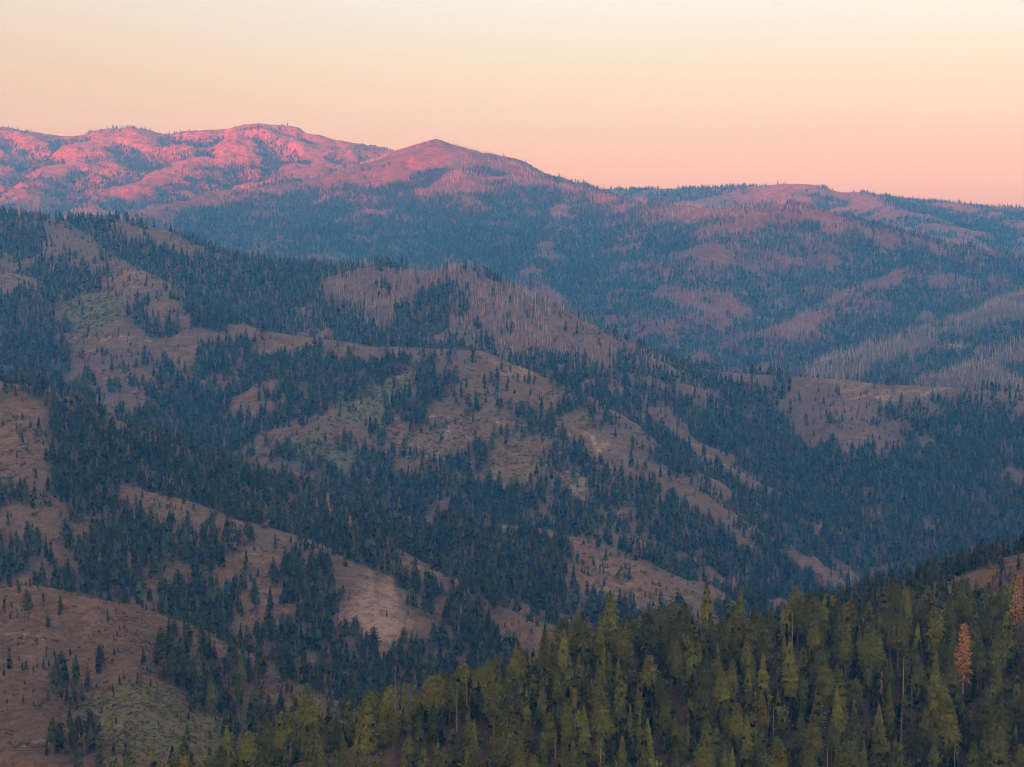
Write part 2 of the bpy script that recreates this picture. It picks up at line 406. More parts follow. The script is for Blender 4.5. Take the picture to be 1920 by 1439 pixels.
T = dict
BARE = T(trees=.14, dead=.02, grass=.9, burn=.1, green=0, pale=.1)
PALE = T(trees=.02, dead=.01, grass=.5, pale=.8, burn=0, green=0)
BURN = T(trees=.46, dead=.85, grass=.25, burn=.8, green=.05, pale=0)
SCREE = T(trees=.02, dead=.0, grass=.2, scree=1., burn=0, green=0, pale=0)
GREEN = T(trees=.08, dead=.05, grass=.2, green=.95, burn=0, pale=.05)
MIXED = T(trees=.40, dead=.10, grass=.7, burn=.3, green=.15, pale=.08)
DENSE = T(trees=.98, dead=.05, grass=.1, burn=.1, green=0, pale=0)
ROCK = T(trees=.08, dead=.05, rock=.9, grass=.3, pale=0)
ZONES = [  # hill, kind, outline as seen from the lookout
    ('wooded_hill', T(DENSE, trees=.80, dead=.2), [(-40, 402), (100, 414), (240, 413), (380, 460), (560, 502), (640, 515), (600, 592), (420, 565), (300, 505), (100, 475), (-40, 470)]),
    ('fir_ridge', T(DENSE, trees=.92), [(45, 726), (130, 768), (250, 828), (400, 884), (550, 934), (700, 968), (800, 976), (900, 990), (1000, 1040), (900, 1075), (780, 1045), (640, 1015), (480, 985), (400, 950), (330, 920), (200, 905), (110, 880), (120, 800)]),
    ('cleared_hill', T(DENSE, trees=.92), [(1420, 905), (1500, 870), (1600, 860), (1700, 830), (1940, 790), (1940, 1020), (1700, 1095), (1450, 1095), (1380, 1000)]),
    ('cleared_hill', DENSE, [(1185, 668), (1330, 694), (1340, 765), (1220, 745)]),
    ('cleared_hill', DENSE, [(1430, 700), (1505, 706), (1500, 735), (1450, 790), (1400, 800), (1380, 760)]),
    ('knob_hill', T(DENSE, trees=.9), [(1020, 712), (1090, 765), (1150, 835), (1200, 900), (1290, 965), (1400, 1062), (1300, 1100), (1250, 1040), (1180, 900), (1100, 800)]),
    ('knob_hill', T(MIXED, trees=.68, dead=.2), [(300, 645), (640, 664), (700, 720), (600, 800), (480, 830), (300, 760), (180, 720)]),
    ('knob_hill', T(MIXED, trees=.66, dead=.2), [(20, 530), (110, 490), (200, 500), (210, 540), (130, 600), (40, 600)]),
    ('wooded_hill', T(BURN, trees=.15, dead=.95), [(600, 530), (690, 490), (880, 505), (960, 540), (1080, 600), (1190, 655), (1150, 690), (1000, 670), (900, 640), (760, 620), (640, 600), (590, 560)]),
    ('wooded_hill', DENSE, [(765, 575), (800, 548), (850, 540), (862, 580), (830, 625), (750, 605)]),
    ('wooded_hill', BARE, [(1010, 588), (1075, 600), (1180, 650), (1130, 650), (1060, 632)]),
    ('wooded_hill', BARE, [(275, 442), (330, 428), (372, 455), (368, 475), (310, 468)]),
    ('wooded_hill', T(BURN, trees=.42, dead=.6), [(60, 430), (200, 425), (280, 445), (260, 490), (140, 500), (80, 475)]),
    ('wooded_hill', BARE, [(100, 490), (150, 462), (165, 482), (115, 505)]),
    ('wooded_hill', DENSE, [(370, 470), (450, 485), (590, 505), (600, 590), (500, 590), (420, 540)]),
    ('knob_hill', DENSE, [(300, 545), (420, 600), (440, 625), (370, 640), (300, 600)]),
    ('knob_hill', T(BARE, pale=.3), [(205, 525), (240, 503), (275, 501), (312, 516), (308, 540), (260, 550), (215, 545)]),
    ('knob_hill', T(BARE, pale=.25), [(-40, 500), (20, 508), (52, 520), (48, 548), (15, 562), (-40, 562)]),
    ('knob_hill', T(GREEN, trees=.3, grass=.5), [(120, 560), (200, 535), (225, 560), (245, 605), (160, 622), (125, 602)]),
    ('knob_hill', T(BURN, trees=.07, dead=.35, rock=.35), [(140, 638), (330, 632), (310, 680), (250, 712), (165, 705)]),
    ('knob_hill', T(BARE, trees=.02), [(262, 578), (300, 566), (352, 580), (352, 602), (320, 622), (270, 608)]),
    ('knob_hill', DENSE, [(0, 640), (120, 640), (150, 700), (110, 730), (0, 690)]),
    ('knob_hill', BARE, [(445, 635), (470, 622), (525, 624), (600, 640), (590, 650), (540, 664), (480, 656)]),
    ('knob_hill', BARE, [(540, 664), (580, 648), (592, 664), (566, 680)]),
    ('knob_hill', BARE, [(612, 660), (650, 648), (722, 648), (722, 660), (640, 672)]),
    ('knob_hill', BARE, [(380, 712), (420, 707), (422, 727), (385, 727)]),
    ('knob_hill', T(GREEN, trees=.06), [(640, 748), (720, 708), (792, 690), (805, 715), (745, 762), (680, 792), (650, 792)]),
    ('knob_hill', T(MIXED, trees=.44, green=.35), [(695, 790), (800, 742), (900, 705), (1020, 725), (1120, 800), (1150, 900), (1250, 1010), (1235, 1045), (1150, 985), (1000, 935), (850, 905), (715, 855)]),
    ('knob_hill', T(BARE, pale=.4), [(885, 660), (960, 680), (1002, 700), (1012, 716), (985, 720), (925, 698)]),
    ('knob_hill', PALE, [(1083, 824), (1115, 812), (1148, 834), (1130, 840)]),
    ('knob_hill', ROCK, [(1045, 890), (1075, 880), (1100, 900), (1095, 925), (1060, 920)]),
    ('knob_hill', ROCK, [(810, 825), (850, 815), (860, 845), (825, 855)]),
    ('knob_hill', BARE, [(940, 720), (1020, 735), (1010, 760), (930, 745)]),
    ('knob_hill', BARE, [(1120, 960), (1190, 980), (1245, 1030), (1200, 1020), (1130, 985)]),
    ('knob_hill', T(GREEN, dead=.3, burn=.6), [(480, 832), (560, 825), (640, 838), (705, 862), (680, 884), (560, 868)]),
    ('knob_hill', DENSE, [(850, 905), (1000, 935), (1120, 985), (1080, 1005), (900, 970), (780, 965), (700, 930), (720, 870)]),
    ('cleared_hill', BARE, [(1330, 688), (1400, 684), (1420, 704), (1432, 740), (1370, 752), (1335, 722)]),
    ('cleared_hill', T(BURN, trees=.06, dead=.28), [(1510, 700), (1590, 710), (1780, 722), (1780, 732), (1650, 745), (1740, 800), (1690, 835), (1620, 800), (1590, 850), (1500, 835), (1450, 790), (1500, 735)]),
    ('cleared_hill', T(BARE, pale=.35), [(1518, 706), (1590, 714), (1780, 722), (1770, 728), (1640, 742), (1600, 752), (1560, 735)]),
    ('cleared_hill', T(BARE, burn=.5), [(1285, 825), (1350, 866), (1414, 896), (1412, 932), (1392, 985), (1350, 965), (1335, 905), (1305, 862)]),
    ('cleared_hill', T(BURN, trees=.35), [(1130, 700), (1250, 720), (1330, 790), (1280, 805), (1180, 762)]),
    ('cleared_hill', BARE, [(1655, 875), (1690, 868), (1702, 885), (1665, 895)]),
    ('cleared_hill', BARE, [(1722, 900), (1780, 908), (1782, 926), (1730, 916)]),
    ('cleared_hill', BARE, [(1640, 938), (1672, 932), (1680, 958), (1650, 962)]),
    ('cleared_hill', BARE, [(1565, 948), (1590, 945), (1595, 965), (1570, 966)]),
    ('cleared_hill', BARE, [(1872, 878), (1925, 872), (1930, 905), (1880, 905)]),
    ('cleared_hill', BARE, [(1605, 832), (1650, 822), (1648, 845), (1612, 850)]),
    ('fir_ridge', T(DENSE, trees=.95), [(-30, 1030), (150, 1058), (300, 1085), (420, 1145), (500, 1185), (600, 1195), (640, 1230), (500, 1240), (400, 1200), (250, 1140), (100, 1098), (-30, 1094)]),
    ('grass_hill', T(BARE, trees=.05, pale=.12), [(-30, 1101), (60, 1101), (130, 1112), (230, 1142), (245, 1230), (150, 1265), (-30, 1260)]),
    ('fir_ridge', T(BARE, pale=.3), [(-30, 718), (40, 722), (35, 732), (-30, 736)]),
    ('fir_ridge', T(BARE, trees=.16, green=.2), [(-30, 758), (60, 778), (112, 795), (85, 835), (62, 875), (30, 900), (-30, 905)]),
    ('fir_ridge', T(MIXED, trees=.54), [(60, 985), (200, 965), (480, 998), (620, 1065), (640, 1135), (560, 1185), (430, 1175), (300, 1140), (200, 1100), (100, 1075)]),
    ('fir_ridge', T(BARE, pale=.25), [(195, 940), (260, 922), (300, 922), (348, 942), (342, 970), (280, 975), (208, 960)]),
    ('fir_ridge', T(BARE, pale=.2), [(368, 950), (430, 968), (432, 986), (392, 995), (362, 980)]),
    ('fir_ridge', BARE, [(400, 1085), (480, 1040), (520, 1050), (520, 1110), (440, 1120)]),
    ('fir_ridge', SCREE, [(700, 1070), (742, 1086), (752, 1105), (768, 1120), (776, 1165), (768, 1200), (735, 1220), (690, 1212), (655, 1200), (630, 1160), (612, 1120), (640, 1122), (660, 1135), (684, 1112)]),
    ('fir_ridge', BARE, [(790, 1120), (850, 1125), (860, 1160), (800, 1165)]),
    ('fir_ridge', DENSE, [(830, 995), (1030, 1015), (1060, 1080), (1020, 1130), (930, 1112), (860, 1072)]),
    ('fir_ridge', T(BARE, trees=.12), [(795, 974), (900, 979), (1000, 990), (1080, 1014), (1150, 1044), (1340, 1116), (1300, 1122), (1200, 1092), (1100, 1052), (1040, 1014), (950, 996), (820, 990)]),
    ('fir_ridge', T(BARE, trees=.14, burn=.5, dead=.12), [(1060, 1034), (1150, 1054), (1335, 1118), (1300, 1142), (1180, 1142), (1080, 1112), (1060, 1082)]),
    ('fir_ridge', T(PALE, grass=.8, pale=.4), [(1075, 1092), (1110, 1082), (1152, 1088), (1162, 1102), (1100, 1112)]),
    ('fir_ridge', T(BARE, pale=.3), [(735, 1037), (800, 1060), (868, 1090), (858, 1098), (790, 1074)]),
    ('fir_ridge', T(GREEN, trees=.2), [(945, 1152), (1085, 1150), (1085, 1178), (1000, 1170)]),
    ('fir_ridge', BARE, [(925, 1174), (1085, 1182), (1090, 1202), (1000, 1222), (925, 1212)]),
    ('grass_hill', T(MIXED, trees=.62, green=.3), [(240, 1146), (330, 1184), (430, 1228), (560, 1290), (520, 1390), (400, 1310), (300, 1290), (250, 1200)]),
    ('grass_hill', T(GREEN, trees=.22, grass=.45, green=.6), [(150, 1305), (300, 1290), (420, 1335), (440, 1439), (230, 1439), (200, 1380)]),
    ('pointed_mountain', T(BARE, trees=.28), [(600, 336), (640, 330), (700, 310), (760, 292), (815, 272), (870, 280), (850, 305), (780, 335), (700, 340)]),
    ('pointed_mountain', T(BURN, trees=.25, grass=.7, dead=.5), [(845, 332), (900, 322), (970, 342), (945, 360), (850, 350)]),
    ('pointed_mountain', T(BARE, trees=.22), [(268, 394), (330, 380), (400, 362), (405, 380), (300, 396)]),
    ('pointed_mountain', T(BARE, trees=.3), [(430, 358), (560, 342), (650, 332), (640, 346), (500, 360)]),
    ('pointed_mountain', T(BURN, grass=.6, trees=.2), [(1280, 402), (1420, 388), (1490, 398), (1400, 416), (1290, 420)]),
    ('pointed_mountain', T(BARE, trees=.1), [(1412, 400), (1455, 388), (1488, 402), (1430, 414)]),
    ('pointed_mountain', T(BURN, trees=.3), [(1040, 352), (1150, 374), (1300, 420), (1200, 432), (1080, 394)]),
    ('pointed_mountain', T(BURN, trees=.5), [(1300, 440), (1500, 420), (1640, 450), (1500, 500), (1350, 520)]),
    ('pointed_mountain', BARE, [(1312, 488), (1352, 468), (1368, 482), (1335, 505)]),
    ('pointed_mountain', BARE, [(1240, 505), (1275, 490), (1285, 505), (1255, 525)]),
    ('pointed_mountain', BARE, [(1188, 522), (1212, 516), (1218, 526), (1192, 530)]),
    ('pointed_mountain', DENSE, [(960, 500), (1080, 520), (1180, 545), (1290, 575), (1340, 640), (1250, 680), (1150, 650), (1040, 580)]),
    ('pointed_mountain', DENSE, [(420, 400), (600, 385), (800, 400), (1000, 450), (960, 510), (800, 490), (600, 480), (450, 450)]),
    ('pointed_mountain', T(BURN, trees=.55, dead=.5), [(1080, 560), (1140, 545), (1190, 570), (1150, 595), (1090, 590)]),
    ('pointed_mountain', T(BURN, trees=.25), [(1430, 612), (1560, 545), (1650, 560), (1490, 645)]),
    ('pointed_mountain', T(BURN, trees=.3), [(1300, 560), (1370, 560), (1360, 640), (1290, 630)]),
    ('flat_mountain', T(BARE, trees=.1), [(1385, 350), (1500, 345), (1572, 362), (1450, 368)]),
    ('flat_mountain', T(BARE, trees=.1), [(1560, 388), (1612, 388), (1600, 395), (1565, 395)]),
    ('burnt_slope', ROCK, [(1765, 655), (1790, 642), (1808, 655), (1785, 665)]),
    ('burnt_slope', T(BURN, grass=.6, dead=.5), [(1860, 590), (1920, 570), (1960, 600), (1880, 640)]),
    ('near_ridge', T(BARE, grass=.3, scree=0, trees=.05, burn=.9), [(530, 1460), (590, 1405), (690, 1395), (765, 1425), (730, 1470)]),
    ('near_ridge', T(BARE, burn=.9, grass=.3, trees=.1), [(850, 1430), (880, 1410), (915, 1430), (890, 1450)]),
    ('near_ridge', T(BARE, burn=.7, grass=.5, trees=.1), [(1890, 1195), (1930, 1182), (1960, 1200), (1910, 1215)]),
    ('side_spur', T(BARE, green=.3), [(1760, 1110), (1850, 1068), (1925, 1036), (1945, 1040), (1860, 1078), (1770, 1120)]),
]
ROADS = [  # old logging roads and worn edges: hill, half width (m), line
    ('knob_hill', 5, [(130, 634), (230, 636), (335, 630)]),
    ('knob_hill', 4, [(0, 624), (40, 628), (75, 622)]),
    ('knob_hill', 4, [(700, 788), (790, 783), (845, 788)]),
    ('knob_hill', 4, [(890, 793), (1000, 803), (1065, 818)]),
    ('knob_hill', 4, [(660, 745), (740, 708), (800, 696)]),
    ('cleared_hill', 6, [(1595, 750), (1690, 738), (1785, 728)]),
    ('cleared_hill', 5, [(1288, 829), (1350, 868), (1412, 900)]),
    ('cleared_hill', 4, [(1500, 1000), (1600, 975), (1700, 930)]),
    ('fir_ridge', 3, [(1000, 1168), (1080, 1158), (1150, 1160)]),
    ('fir_ridge', 3, [(800, 976), (900, 981), (1000, 991), (1080, 1015)]),
    ('grass_hill', 2.2, [(40, 1400), (90, 1390), (140, 1380), (190, 1368), (260, 1360)]),
    ('grass_hill', 1.5, [(0, 1190), (80, 1200), (180, 1210)]),
]


def owner_at(x, y):
    r = int(np.argmin(np.abs(ROWY - y)))
    c = int(np.argmin(np.abs(COLU - x / (y + PIV))))
    return OWN[r, c]


def on_hill(px, py, hill):
    """The ground of one hill seen in direction (px, py), or a little lower when the line passes over its crest."""
    for k in range(24):
        x, y = ground_at(px, py + 3 * k)
        if owner_at(x, y) == ZI[hill]:
            return x, y
    return None


def seg_dist(x, y, poly, closed=True):
    d = np.full(x.shape, 1e9)
    inside = np.zeros(x.shape, bool)
    n = len(poly)
    for i in range(n if closed else n - 1):
        (ax, ay), (bx, by) = poly[i], poly[(i + 1) % n]
        ex, ey = bx - ax, by - ay
        t = np.clip(((x - ax) * ex + (y - ay) * ey) / (ex * ex + ey * ey + 1e-9), 0, 1)
        d = np.minimum(d, np.hypot(x - ax - t * ex, y - ay - t * ey))
        if closed and ay != by:
            c = ((ay > y) != (by > y)) & (x < (bx - ax) * (y - ay) / (by - ay) + ax)
            inside ^= c
    return np.where(inside, -d, d) if closed else d


_s = np.clip(GY / 2500, 0.3, 3)
_wx = GX + (fbm(GX / (55 * _s), GY / (55 * _s), 4, 101, .65)) * 55 * _s
_wy = GY + (fbm(GX / (55 * _s), GY / (55 * _s), 4, 131, .65)) * 100 * _s
hollows()
for hill, kind, outline in ZONES:
    poly = [p for p in (on_hill(*q, hill) for q in outline) if p]
    if len(poly) < 3:
        continue
    P = np.array(poly)
    lo, hi = P.min(0) - 90, P.max(0) + 90
    m = (OWN == ZI[hill]) & (GX > lo[0]) & (GX < hi[0]) & (GY > lo[1]) & (GY < hi[1])
    if not m.any():
        continue
    fe = 5.0 * float(np.clip(P[:, 1].mean() / 2500, 0.5, 3))
    if kind.get('scree'):
        fe *= 2.2
    if kind.get('burn', 0) > .6:
        fe *= 3                                                 # old burns have no sharp edge
    sd = seg_dist(_wx[m], _wy[m], poly)
    wg = np.clip(0.5 - sd / (4 * fe), 0, 1)
    wt = np.clip(0.5 - sd / (7 * fe), 0, 1)
    for f, a in kind.items():
        w = wt if f in ('trees', 'dead') else wg
        F[f][m] = F[f][m] * (1 - w) + a * w
hollows(.35)
for hill, hw, line in ROADS:
    pts = [p for p in (on_hill(*q, hill) for q in line) if p]
    if len(pts) < 2:
        continue
    P = np.array(pts)
    lo, hi = P.min(0) - 40, P.max(0) + 40
    m = (OWN == ZI[hill]) & (GX > lo[0]) & (GX < hi[0]) & (GY > lo[1]) & (GY < hi[1])
    if not m.any():
        continue
    d = seg_dist(GX[m] + (_wx[m] - GX[m]) * .3, GY[m] + (_wy[m] - GY[m]) * .3, pts, False)
    w = np.clip(1.4 - d / hw, 0, 1)
    F['pale'][m] = np.maximum(F['pale'][m], w * .62)
    F['trees'][m] *= 1 - 0.9 * w
    F['dead'][m] *= 1 - 0.8 * w

# ---------------------------------------------------------------- materials


def new_mat(name):
    mt = bpy.data.materials.new(name)
    mt.use_nodes = True
    nt = mt.node_tree
    bsdf = nt.nodes['Principled BSDF']
    bsdf.inputs['Roughness'].default_value = 0.9
    bsdf.inputs['Specular IOR Level'].default_value = 0.15
    return mt, nt, bsdf


def mixrgb(nt, fac, a, b, mode='MIX'):
    n = nt.nodes.new('ShaderNodeMix')
    n.data_type = 'RGBA'
    n.blend_type = mode
    for s, v in ((n.inputs[0], fac), (n.inputs[6], a), (n.inputs[7], b)):
        if hasattr(v, 'links'):
            nt.links.new(v, s)
        elif isinstance(v, (tuple, list)):
            s.default_value = (*v, 1)
        else:
            s.default_value = v
    return n.outputs[2]


def noise(nt, vec, scale, detail=4, rough=.55):
    n = nt.nodes.new('ShaderNodeTexNoise')
    n.inputs['Scale'].default_value = scale
    n.inputs['Detail'].default_value = detail
    n.inputs['Roughness'].default_value = rough
    nt.links.new(vec, n.inputs['Vector'])
    return n.outputs['Fac']


def ramp(nt, fac, a, b, lo=0.0, hi=1.0):
    n = nt.nodes.new('ShaderNodeMapRange')
    n.clamp = True
    nt.links.new(fac, n.inputs[0])
    n.inputs[1].default_value, n.inputs[2].default_value = a, b
    n.inputs[3].default_value, n.inputs[4].default_value = lo, hi
    return n.outputs[0]


def math_node(nt, op, a, b):
    n = nt.nodes.new('ShaderNodeMath')
    n.operation = op
    for s, v in ((n.inputs[0], a), (n.inputs[1], b)):
        if hasattr(v, 'links'):
            nt.links.new(v, s)
        else:
            s.default_value = v
    return n.outputs[0]


def land_material(name, tile, bright=1.0, floor=2.3, warm=(1.0, 1.0, 1.0), relief=.9):
    """Ground of a hill; tile is the size in metres of the finest grain worth drawing at its distance."""
    mt, nt, bsdf = new_mat(name)
    geo = nt.nodes.new('ShaderNodeNewGeometry')
    pos = geo.outputs['Position']
    A = nt.nodes.new('ShaderNodeAttribute'); A.attribute_name = 'cover_a'
    B = nt.nodes.new('ShaderNodeAttribute'); B.attribute_name = 'cover_b'
    sa = nt.nodes.new('ShaderNodeSeparateColor'); nt.links.new(A.outputs['Color'], sa.inputs[0])
    sb = nt.nodes.new('ShaderNodeSeparateColor'); nt.links.new(B.outputs['Color'], sb.inputs[0])
    fine = noise(nt, pos, 1.0 / tile, 5, .62)
    mid = noise(nt, pos, 1.0 / (tile * 7), 4, .55)
    big = noise(nt, pos, 1.0 / (tile * 34), 3, .5)
    wisp = noise(nt, pos, 1.0 / (tile * 3.1), 5, .65)
    fleck = noise(nt, pos, 1.0 / (tile * 1.9), 3, .7)

    def patch(w, thresh=.5, soft=.16, n=mid):
        # cover comes in patches: weight pushes a noise threshold
        s = math_node(nt, 'ADD', w, math_node(nt, 'MULTIPLY', math_node(nt, 'SUBTRACT', n, .5), 1.3))
        return ramp(nt, s, thresh - soft, thresh + soft)
    col = mixrgb(nt, ramp(nt, fine, .3, .7), tuple(v * floor for v in (.024, .017, .014)), tuple(v * floor for v in (.055, .036, .028)))
    k = bright

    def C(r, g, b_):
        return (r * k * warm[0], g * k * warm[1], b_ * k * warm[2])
    grass = mixrgb(nt, ramp(nt, big, .35, .65), C(.150, .082, .058), C(.215, .132, .085))
    grass = mixrgb(nt, ramp(nt, mid, .44, .66, 0, .75), grass, C(.095, .060, .044))
    grass = mixrgb(nt, ramp(nt, fine, .50, .68, 0, .85), grass, C(.052, .042, .036))
    grass = mixrgb(nt, ramp(nt, wisp, .58, .70, 0, .7), grass, C(.27, .19, .115))
    burn = mixrgb(nt, ramp(nt, big, .3, .7), C(.116, .062, .060), C(.160, .094, .088))
    burn = mixrgb(nt, ramp(nt, fine, .46, .66, 0, .9), burn, C(.050, .037, .035))
    burn = mixrgb(nt, ramp(nt, wisp, .56, .68, 0, .6), burn, C(.19, .135, .12))
    green = mixrgb(nt, ramp(nt, fine, .3, .7), (.045, .056, .022), (.105, .108, .045))
    scree = mixrgb(nt, ramp(nt, fine, .3, .7), C(.22, .148, .132), C(.32, .225, .20))
    rock = mixrgb(nt, ramp(nt, fine, .3, .7), C(.18, .145, .135), C(.33, .27, .25))
    pale = mixrgb(nt, ramp(nt, fine, .3, .7), C(.28, .20, .13), C(.42, .31, .205))
    col = mixrgb(nt, patch(sb.outputs[0]), col, burn)
    col = mixrgb(nt, patch(sa.outputs[0]), col, grass)
    col = mixrgb(nt, patch(sb.outputs[2], .5, .2, fleck), col, green)
    col = mixrgb(nt, patch(sa.outputs[2], .5, .2, fleck), col, scree)
    col = mixrgb(nt, patch(sb.outputs[1], .55, .14, fleck), col, rock)
    col = mixrgb(nt, patch(sa.outputs[1], .5, .22, fleck), col, pale)
    # dry scrub and heath between the stones, then dark specks of low brush
    scrub = noise(nt, pos, 1.0 / (tile * 4.6), 7, .68)
    col = mixrgb(nt, ramp(nt, scrub, .50, .58, 0, .62), col, C(.060, .046, .032))
    col = mixrgb(nt, ramp(nt, scrub, .40, .34, 0, .35), col, C(.30, .21, .14))
    col = mixrgb(nt, ramp(nt, fleck, .60, .68, 0, .55), col, (.045, .038, .026))
    nt.links.new(col, bsdf.inputs['Base Color'])
    bsdf.inputs['Roughness'].default_value = 1.0
    bp = nt.nodes.new('ShaderNodeBump')
    bp.inputs['Strength'].default_value = 0.8
    bp.inputs['Distance'].default_value = tile * relief
    nt.links.new(math_node(nt, 'ADD', fleck, fine), bp.inputs['Height'])
    nt.links.new(bp.outputs[0], bsdf.inputs['Normal'])
    return mt


def foliage_material(name, c0, c1, vary=.34):
    mt, nt, bsdf = new_mat(name)
    geo = nt.nodes.new('ShaderNodeNewGeometry')
    oi = nt.nodes.new('ShaderNodeObjectInfo')
    rnd = geo.outputs['Random Per Island']
    mid_ = tuple((a + b) / 2 for a, b in zip(c0, c1))
    col = mixrgb(nt, rnd, tuple(m_ + (a - m_) * .5 for a, m_ in zip(c0, mid_)), tuple(m_ + (b - m_) * .5 for b, m_ in zip(c1, mid_)))
    tint = mixrgb(nt, ramp(nt, oi.outputs['Random'], 0, 1), (1 - vary, 1 - vary, 1 - vary * .8), (1 + vary * 1.1, 1 + vary * .8, 1 + vary * .1))
    col = mixrgb(nt, 1.0, col, tint, 'MULTIPLY')
    nt.links.new(col, bsdf.inputs['Base Color'])
    bsdf.inputs['Roughness'].default_value = .85
    tr = nt.nodes.new('ShaderNodeBsdfTranslucent')               # needles let some light through
    nt.links.new(col, tr.inputs['Color'])
    mx = nt.nodes.new('ShaderNodeMixShader')
    mx.inputs[0].default_value = .32
    nt.links.new(bsdf.outputs[0], mx.inputs[1])
    nt.links.new(tr.outputs[0], mx.inputs[2])
    nt.links.new(mx.outputs[0], nt.nodes['Material Output'].inputs['Surface'])
    return mt


def wood_material(name, c0, c1, scale=.8):
    mt, nt, bsdf = new_mat(name)
    geo = nt.nodes.new('ShaderNodeNewGeometry')
    f = noise(nt, geo.outputs['Position'], scale, 4, .6)
    nt.links.new(mixrgb(nt, ramp(nt, f, .3, .7), c0, c1), bsdf.inputs['Base Color'])
    return mt


M = {
    'olive': foliage_material('olive_needles', (.088, .098, .020), (.172, .176, .046)),
    'dark': foliage_material('dark_needles', (.054, .070, .023), (.125, .138, .047)),
    'bright': foliage_material('yellow_green_needles', (.098, .112, .022), (.190, .198, .050)),
    'bronze': foliage_material('bronze_needles', (.098, .088, .022), (.176, .148, .046)),
    'rust': foliage_material('rust_needles', (.42, .19, .08), (.62, .33, .16), .1),
    'mid': foliage_material('hill_needles', (.020, .033, .016), (.066, .076, .032), .5),
    'deep': foliage_material('deep_needles', (.017, .029, .014), (.052, .064, .027), .4),
    'shrub': foliage_material('shrub_leaves', (.040, .050, .018), (.095, .095, .035), .3),
    'ruddy': foliage_material('ruddy_leaves', (.15, .075, .035), (.24, .12, .05), .3),
    'brown': foliage_material('browned_needles', (.075, .052, .038), (.14, .094, .068), .3),
    'bark': wood_material('bark', (.085, .055, .040), (.16, .10, .07)),
    'grey_wood': wood_material('grey_wood', (.115, .084, .082), (.21, .158, .150)),
    'pale_wood': wood_material('pale_wood', (.22, .165, .135), (.34, .265, .215)),
    'char': wood_material('charred_wood', (.035, .028, .025), (.10, .08, .072)),
    'stone': wood_material('stone', (.13, .10, .09), (.27, .215, .19), .5),
}

# ---------------------------------------------------------------- mesh helpers


class MB:
    """Collects faces with material slots and becomes one mesh."""

    def __init__(self):
        self.v, self.f, self.m = [], [], []

    def tube(self, pts, radii, n=6, mat=0, cap=True):
        base = len(self.v)
        for k, (p, r) in enumerate(zip(pts, radii)):
            for i in range(n):
                a = 2 * math.pi * i / n
                self.v.append((p[0] + r * math.cos(a), p[1] + r * math.sin(a), p[2]))
        for k in range(len(pts) - 1):
            for i in range(n):
                j = (i + 1) % n
                self.f.append((base + k * n + i, base + k * n + j, base + (k + 1) * n + j, base + (k + 1) * n + i))
                self.m.append(mat)
        if cap:
            self.f.append(tuple(base + (len(pts) - 1) * n + i for i in range(n)))
            self.m.append(mat)

    def stick(self, a, b, r0, r1, mat=0, n=3):
        """A thin tapering limb between two points in any direction."""
        d = np.subtract(b, a)
        L = np.linalg.norm(d)
        if L < 1e-6:
            return
        d = d / L
        u = np.cross(d, (0, 0, 1) if abs(d[2]) < .9 else (1, 0, 0))
        u /= np.linalg.norm(u)
        w = np.cross(d, u)
        base = len(self.v)
        for p, r in ((a, r0), (b, r1)):
            for i in range(n):
                t = 2 * math.pi * i / n
                q = np.add(p, r * (math.cos(t) * u + math.sin(t) * w))
                self.v.append(tuple(q))
        for i in range(n):
            j = (i + 1) % n
            self.f.append((base + i, base + j, base + n + j, base + n + i))
            self.m.append(mat)

    def spray(self, p, d, up, L, W, mat=0, lift=.12):
        """A folded diamond of needles growing from p along d."""
        s = np.cross(d, up)
        ns = np.linalg.norm(s)
        s = s / ns if ns > 1e-6 else np.array((1., 0, 0))
        b = len(self.v)
        mid = np.add(p, d * L * .45)
        self.v += [tuple(p), tuple(mid + s * W - up * lift * W), tuple(np.add(p, d * L)), tuple(mid - s * W - up * lift * W)]
        self.f += [(b, b + 1, b + 2), (b, b + 2, b + 3)]
        self.m += [mat, mat]

    def volume_normals(self, me, h, R, jitter, seed, only=None):
        """Needles shade as the rounded mass they make up: normals lean outwards and up from the stem."""
        V = np.array(self.v)
        nr = np.random.RandomState(seed)
        N = np.stack([V[:, 0] / (h * R), V[:, 1] / (h * R), .35 + .75 * np.clip(V[:, 2] / h - .3, 0, 1)], -1)
        N += nr.randn(len(V) // 4 + 1, 3).repeat(4, 0)[:len(V)] * jitter
        N /= np.linalg.norm(N, axis=1, keepdims=True) + 1e-9
        for i, f in enumerate(self.f):
            if only is not None and self.m[i] != only:
                continue
            a, b, c = V[f[0]], V[f[1]], V[f[2]]
            if np.dot(np.cross(b - a, c - a), N[f[0]]) < 0:
                self.f[i] = tuple(reversed(f))
        self.custom = N

    def mesh(self, name, mats, smooth=False, volume=None):
        self.custom = None
        if volume:
            self.volume_normals(None, *volume)
        me = bpy.data.meshes.new(name)
        me.from_pydata(self.v, [], self.f)
        for mt in mats:
            me.materials.append(mt)
        me.polygons.foreach_set('material_index', self.m)
        if smooth or self.custom is not None:
            me.polygons.foreach_set('use_smooth', [True] * len(self.f))
        me.update()
        if self.custom is not None:
            me.normals_split_custom_set_from_vertices([tuple(n) for n in self.custom])
        return me


def unit(v):
    v = np.asarray(v, float)
    return v / max(np.linalg.norm(v), 1e-9)


def trunk_parts(mb, h, r, rng, mat=0, n=7, lean=.012):
    pts, rad = [], []
    ox = oy = 0.0
    for k in range(7):
        t = k / 6
        pts.append((ox, oy, -1.2 + t * (h * .97 + 1.2)))
        rad.append(max(r * (1 - t) ** .8 * (1.25 if k == 0 else 1), .03))
        ox += rng.uniform(-1, 1) * lean * h / 6
        oy += rng.uniform(-1, 1) * lean * h / 6
    mb.tube(pts, rad, n, mat)
    return pts


